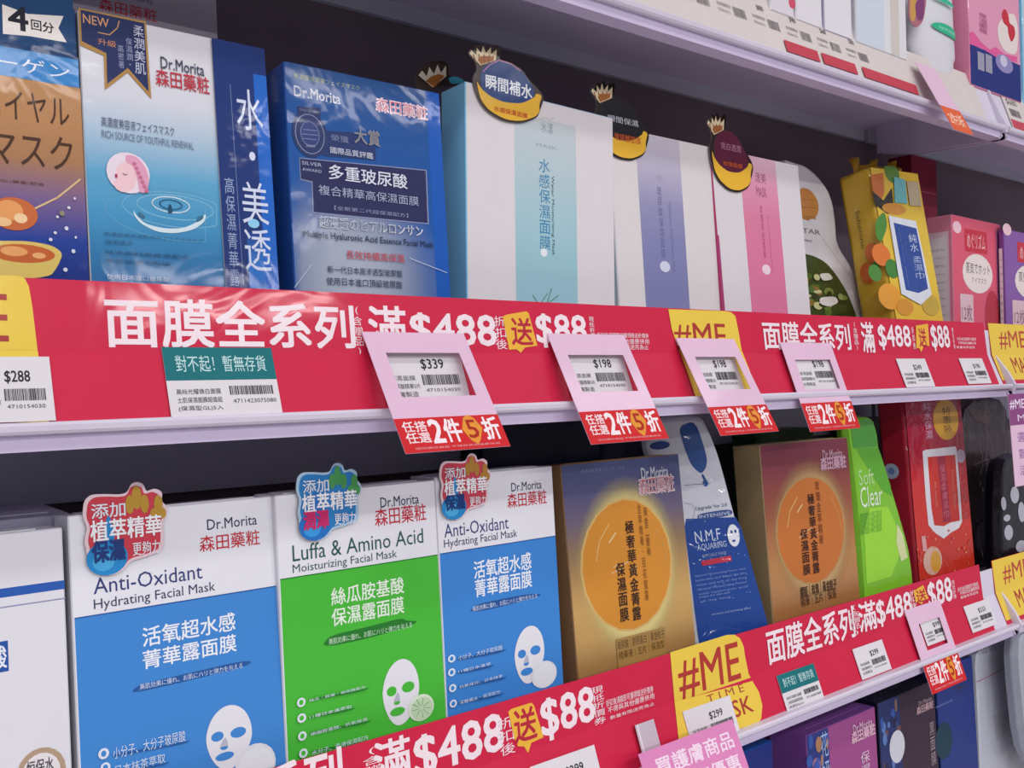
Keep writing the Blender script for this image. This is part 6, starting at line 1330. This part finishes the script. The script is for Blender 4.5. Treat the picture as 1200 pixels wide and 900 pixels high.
T({'n':'price_tag','l':'last price tag before the right end of the lower shelf','c':'price tag','k':'card','loc':[0.9816,0.476,1.1801],'rot':[0,20,0],'w':54.5,'h':27.6,'d':0.4,'mat':'tag','g':'price tags on the lower shelf rail'},[
 ('lettering','T','F',[26.2,16,41.4,21.5],'2c2c34','$333',{'b':0.02}),
 ('lettering','T','F',[4.4,11,20.7,13.5],'4a4a52','保濕面膜'),
 ('lettering','T','F',[4.4,7.2,22.9,9.7],'4a4a52','玻尿酸精華5片'),
 ('lettering','T','F',[4.4,3.3,20.7,5.8],'4a4a52','台灣製造'),
 ('barcode','B','F',[25.1,8.8,50.2,13.8],'26262e',None),
 ('lettering','T','F',[26.2,5.5,49.1,7.2],'5a5a62','4710154030'),
])
T({'n':'frame_card','l':'pink frame card hanging over the 339 tag, leftmost of four, middle shelf','c':'promotional card','k':'frame','loc':[0.2736,0.4423,1.4143],'rot':[0,33,0],'w':73.4,'h':83.6,'d':0.4,'mat':'card_pink','g':'pink frame cards over price tags','win':[11,36.8,63.8,68.5]},[
 ('red_strip','R','F',[0,0,73.4,22.6],'cc2a2e',None),
 ('lettering','T','F',[3.7,13.5,19.8,20.3],'f2dce0','任搭',{'b':0.03}),
 ('lettering','T','F',[3.7,6.1,19.8,12.9],'f2dce0','任選',{'b':0.03}),
 ('lettering','T','F',[21.3,5.6,29.3,20.8],'f6e6ea','2',{'b':0.05}),
 ('lettering','T','F',[30.8,5.6,42.5,20.8],'f6e6ea','件',{'b':0.04}),
 ('lettering','T','F',[58.7,5.6,70.4,20.8],'f6e6ea','折',{'b':0.04}),
 ('price_diamond','P','F',[43.3,13.5,46.9,21,50.6,23,54.3,21,58,13.5,53.5,5.6,50.6,2.7,46.9,5.6],'e09438',None),
 ('price_diamond','T','F',[46.9,7.2,54.3,19.4],'a82c20','5',{'b':0.03}),
 ('lettering','T','F',[7.3,1.8,66,3.2],'e8a8ac','限同價位商品 不得與其他優惠併用'),
])
T({'n':'frame_card','l':'pink frame card hanging over the middle banner below the two 8s, second from left','c':'promotional card','k':'frame','loc':[0.4171,0.4468,1.411],'rot':[0,29,0],'w':73.9,'h':85.3,'d':0.4,'mat':'card_pink','g':'pink frame cards over price tags','win':[11.1,38.4,64.3,68.2]},[
 ('red_strip','R','F',[0,0,73.9,23.9],'cc2a2e',None),
 ('lettering','T','F',[3.7,14.3,20,21.5],'f2dce0','任搭',{'b':0.03}),
 ('lettering','T','F',[3.7,6.4,20,13.6],'f2dce0','任選',{'b':0.03}),
 ('lettering','T','F',[21.4,6,29.6,22],'f6e6ea','2',{'b':0.05}),
 ('lettering','T','F',[31,6,42.9,22],'f6e6ea','件',{'b':0.04}),
 ('lettering','T','F',[59.1,6,71,22],'f6e6ea','折',{'b':0.04}),
 ('price_diamond','P','F',[43.6,14.3,47.3,22.2,51,24.4,54.7,22.2,58.4,14.3,54,6,51,2.9,47.3,6],'e09438',None),
 ('price_diamond','T','F',[47.3,7.6,54.7,20.5],'a82c20','5',{'b':0.03}),
 ('lettering','T','F',[7.4,1.9,66.5,3.3],'e8a8ac','限同價位商品 不得與其他優惠併用'),
])
T({'n':'frame_card','l':'pink frame card hanging over the yellow patch of the middle banner','c':'promotional card','k':'frame','loc':[0.5467,0.4465,1.4099],'rot':[0,29,0],'w':70,'h':84.8,'d':0.4,'mat':'card_pink','g':'pink frame cards over price tags','win':[11.9,38.2,60.9,67.9]},[
 ('red_strip','R','F',[0,0,70,23.8],'cc2a2e',None),
 ('lettering','T','F',[3.5,14.3,18.9,21.4],'f2dce0','任搭',{'b':0.03}),
 ('lettering','T','F',[3.5,6.4,18.9,13.5],'f2dce0','任選',{'b':0.03}),
 ('lettering','T','F',[20.3,5.9,28,21.9],'f6e6ea','2',{'b':0.05}),
 ('lettering','T','F',[29.4,5.9,40.6,21.9],'f6e6ea','件',{'b':0.04}),
 ('lettering','T','F',[56,5.9,67.2,21.9],'f6e6ea','折',{'b':0.04}),
 ('price_diamond','P','F',[41.3,14.3,44.8,22.1,48.3,24.2,51.8,22.1,55.3,14.3,51.1,5.9,48.3,2.9,44.8,5.9],'e09438',None),
 ('price_diamond','T','F',[44.8,7.6,51.8,20.4],'a82c20','5',{'b':0.03}),
 ('lettering','T','F',[7,1.9,63,3.3],'e8a8ac','限同價位商品 不得與其他優惠併用'),
])
T({'n':'frame_card','l':'pink frame card hanging rightmost of four on the middle banner','c':'promotional card','k':'frame','loc':[0.6772,0.4591,1.4059],'rot':[0,20,0],'w':74.8,'h':80.9,'d':0.4,'mat':'card_pink','g':'pink frame cards over price tags','win':[12.7,37.2,65.1,64.8]},[
 ('red_strip','R','F',[0,0,74.8,25.1],'cc2a2e',None),
 ('lettering','T','F',[3.7,15.1,20.2,22.6],'f2dce0','任搭',{'b':0.03}),
 ('lettering','T','F',[3.7,6.8,20.2,14.3],'f2dce0','任選',{'b':0.03}),
 ('lettering','T','F',[21.7,6.3,29.9,23.1],'f6e6ea','2',{'b':0.05}),
 ('lettering','T','F',[31.4,6.3,43.4,23.1],'f6e6ea','件',{'b':0.04}),
 ('lettering','T','F',[59.9,6.3,71.8,23.1],'f6e6ea','折',{'b':0.04}),
 ('price_diamond','P','F',[44.2,15.1,47.9,23.3,51.6,25.6,55.4,23.3,59.1,15.1,54.6,6.3,51.6,3,47.9,6.3],'e09438',None),
 ('price_diamond','T','F',[47.9,8,55.4,21.6],'a82c20','5',{'b':0.03}),
 ('lettering','T','F',[7.5,2,67.4,3.5],'e8a8ac','限同價位商品 不得與其他優惠併用'),
])
T({'n':'frame_card','l':'pink frame card hanging at the right end of the lower shelf','c':'promotional card','k':'frame','loc':[0.8685,0.4616,1.1445],'rot':[0,19,0],'w':68,'h':80.5,'d':0.4,'mat':'card_pink','g':'pink frame cards over price tags','win':[16.3,38.6,57.1,64.4]},[
 ('red_strip','R','F',[0,0,68,27.4],'cc2a2e',None),
 ('lettering','T','F',[3.4,16.4,18.4,24.6],'f2dce0','任搭',{'b':0.03}),
 ('lettering','T','F',[3.4,7.4,18.4,15.6],'f2dce0','任選',{'b':0.03}),
 ('lettering','T','F',[19.7,6.8,27.2,25.2],'f6e6ea','2',{'b':0.05}),
 ('lettering','T','F',[28.6,6.8,39.4,25.2],'f6e6ea','件',{'b':0.04}),
 ('lettering','T','F',[54.4,6.8,65.3,25.2],'f6e6ea','折',{'b':0.04}),
 ('price_diamond','P','F',[40.1,16.4,43.5,25.4,46.9,27.9,50.3,25.4,53.7,16.4,49.6,6.8,46.9,3.3,43.5,6.8],'e09438',None),
 ('price_diamond','T','F',[43.5,8.8,50.3,23.5],'a82c20','5',{'b':0.03}),
 ('lettering','T','F',[6.8,2.2,61.2,3.8],'e8a8ac','限同價位商品 不得與其他優惠併用'),
])
T({'n':'hanging_sign','l':'pink sign with white characters hanging from the lower shelf near the bottom edge','c':'sign','k':'card','loc':[0.4691,0.4401,1.1411],'rot':[0,24,0],'w':102.4,'h':55.5,'d':0.4,'mat':'sign_pink'},[
 ('lettering','T','F',[12.293,36.7,95.3,48.9],'f2dcec','買護膚商品',{'b':0.03}),
 ('lettering','T','F',[12.293,20,95.3,32.2],'f2dcec','滿額享優惠',{'b':0.03}),
])
T({'n':'sign_clip','l':'clear plastic clip holding the pink sign on the lower banner','c':'clip','k':'card','loc':[0.4863,0.4747,1.1818],'rot':[0,20,0],'w':19.5,'h':22.1,'d':0.4,'mat':'clearfilm'},[
 ('clip_ridge','R','F',[1,0,3,22.1],'e0d8e0',None),
])
T({'n':'hanging_card','l':'pale pink card with purple heading hanging at the right edge, middle shelf','c':'promotional card','k':'card','loc':[1.0154,0.4444,1.3321],'rot':[0,3,0],'w':91.7,'h':96.8,'d':0.4,'mat':'card_pink'},[
 ('heading_strip','R','F',[0,63.9,91.7,96.8],'8a4c80',None),
 ('lettering','T','F',[2,80.4,82.5,91],'e8dcec','#ME TIME',{'b':0.02}),
 ('lettering','T','F',[18,67.8,82.5,74.6],'dccce0','MASK',{'b':0.02}),
 ('lettering','T','F',[14,45.5,82.5,56.2],'9a68a0','選購面膜',{'b':0}),
 ('lettering','T','F',[14,28.1,82.5,38.7],'9a68a0','第二件半價',{'b':0}),
 ('lettering','T','F',[14,10.7,82.5,21.3],'9a68a0','活動優惠',{'b':0}),
])
T({'n':'price_strip','l':'long white price strip along the top shelf rail','c':'price strip','k':'card','loc':[0.387,0.4745,1.7245],'rot':[0,17.65,0],'w':653.4,'h':57.7,'d':0.5,'mat':'tag_warm'},[
 ('lettering','T','F',[407.3,38.1,416.3,43.9],'6a6468','$880',{'b':0.01}),
 ('barcode','B','F',[417.3,23.1,433.3,32.3],'6a6468',None),
 ('lettering','T','F',[397.3,28.9,414.3,32.3],'7a7478','保濕精華液'),
 ('lettering','T','F',[397.3,23.1,412.3,26.5],'7a7478','150ml入'),
 ('lettering','T','F',[361.3,38.1,370.3,43.9],'6a6468','$680',{'b':0.01}),
 ('barcode','B','F',[371.3,23.1,387.3,32.3],'6a6468',None),
 ('lettering','T','F',[351.3,28.9,368.3,32.3],'7a7478','保濕精華液'),
 ('lettering','T','F',[351.3,23.1,366.3,26.5],'7a7478','150ml入'),
 ('lettering','T','F',[315.3,38.1,324.3,43.9],'6a6468','$980',{'b':0.01}),
 ('barcode','B','F',[325.3,23.1,341.3,32.3],'6a6468',None),
 ('lettering','T','F',[305.3,28.9,322.3,32.3],'7a7478','保濕精華液'),
 ('lettering','T','F',[305.3,23.1,320.3,26.5],'7a7478','150ml入'),
 ('lettering','T','F',[269.3,38.1,278.3,43.9],'6a6468','$880',{'b':0.01}),
 ('barcode','B','F',[279.3,23.1,295.3,32.3],'6a6468',None),
 ('lettering','T','F',[259.3,28.9,276.3,32.3],'7a7478','保濕精華液'),
 ('lettering','T','F',[259.3,23.1,274.3,26.5],'7a7478','150ml入'),
 ('lettering','T','F',[223.3,38.1,232.3,43.9],'6a6468','$680',{'b':0.01}),
 ('barcode','B','F',[233.3,23.1,249.3,32.3],'6a6468',None),
 ('lettering','T','F',[213.3,28.9,230.3,32.3],'7a7478','保濕精華液'),
 ('lettering','T','F',[213.3,23.1,228.3,26.5],'7a7478','150ml入'),
 ('lettering','T','F',[177.3,38.1,186.3,43.9],'6a6468','$980',{'b':0.01}),
 ('barcode','B','F',[187.3,23.1,203.3,32.3],'6a6468',None),
 ('lettering','T','F',[167.3,28.9,184.3,32.3],'7a7478','保濕精華液'),
 ('lettering','T','F',[167.3,23.1,182.3,26.5],'7a7478','150ml入'),
 ('lettering','T','F',[131.3,38.1,140.3,43.9],'6a6468','$880',{'b':0.01}),
 ('barcode','B','F',[141.3,23.1,157.3,32.3],'6a6468',None),
 ('lettering','T','F',[121.3,28.9,138.3,32.3],'7a7478','保濕精華液'),
 ('lettering','T','F',[121.3,23.1,136.3,26.5],'7a7478','150ml入'),
 ('lettering','T','F',[85.3,38.1,94.3,43.9],'6a6468','$680',{'b':0.01}),
 ('barcode','B','F',[95.3,23.1,111.3,32.3],'6a6468',None),
 ('lettering','T','F',[75.3,28.9,92.3,32.3],'7a7478','保濕精華液'),
 ('lettering','T','F',[75.3,23.1,90.3,26.5],'7a7478','150ml入'),
 ('lettering','T','F',[39.3,38.1,48.3,43.9],'6a6468','$980',{'b':0.01}),
 ('barcode','B','F',[49.3,23.1,65.3,32.3],'6a6468',None),
 ('lettering','T','F',[29.3,28.9,46.3,32.3],'7a7478','保濕精華液'),
 ('lettering','T','F',[29.3,23.1,44.3,26.5],'7a7478','150ml入'),
 ('red_strip','R','F',[294.3,3.5,342.9,15],'c04050',None),
 ('red_strip','R','F',[348.8,3.5,402.5,15],'c04050',None),
 ('red_strip','R','F',[413.7,3.5,510.9,15],'c04050',None),
])
T({'n':'price_strip','l':'white price strip with red foot beyond the top shelf end','c':'price strip','k':'card','loc':[1.1051,0.4745,1.7245],'rot':[0,17.65,0],'w':362.9,'h':57.7,'d':0.5,'mat':'tag_warm'},[
 ('red_strip','R','F',[2,2.3,360.9,15],'c04858',None),
 ('lettering','T','F',[8,34.6,34,43.3],'6a6468','$680'),
 ('barcode','B','F',[8,20.2,34,30],'6a6468',None),
 ('lettering','T','F',[58,34.6,84,43.3],'6a6468','$680'),
 ('barcode','B','F',[58,20.2,84,30],'6a6468',None),
 ('lettering','T','F',[108,34.6,134,43.3],'6a6468','$680'),
 ('barcode','B','F',[108,20.2,134,30],'6a6468',None),
 ('lettering','T','F',[158,34.6,184,43.3],'6a6468','$680'),
 ('barcode','B','F',[158,20.2,184,30],'6a6468',None),
])
T({'n':'hanging_card','l':'pale pink card with an orange foot hanging on the top shelf rail','c':'promotional card','k':'card','loc':[0.9017,0.4432,1.6877],'rot':[0,26,0],'w':40,'h':85,'d':0.5,'mat':'card_pink'},[
 ('orange_strip','R','F',[0,0,40,30],'dc6038',None),
 ('lettering','T','F',[5,8,35,23],'f0ccb0','2件5折',{'b':0.02}),
])
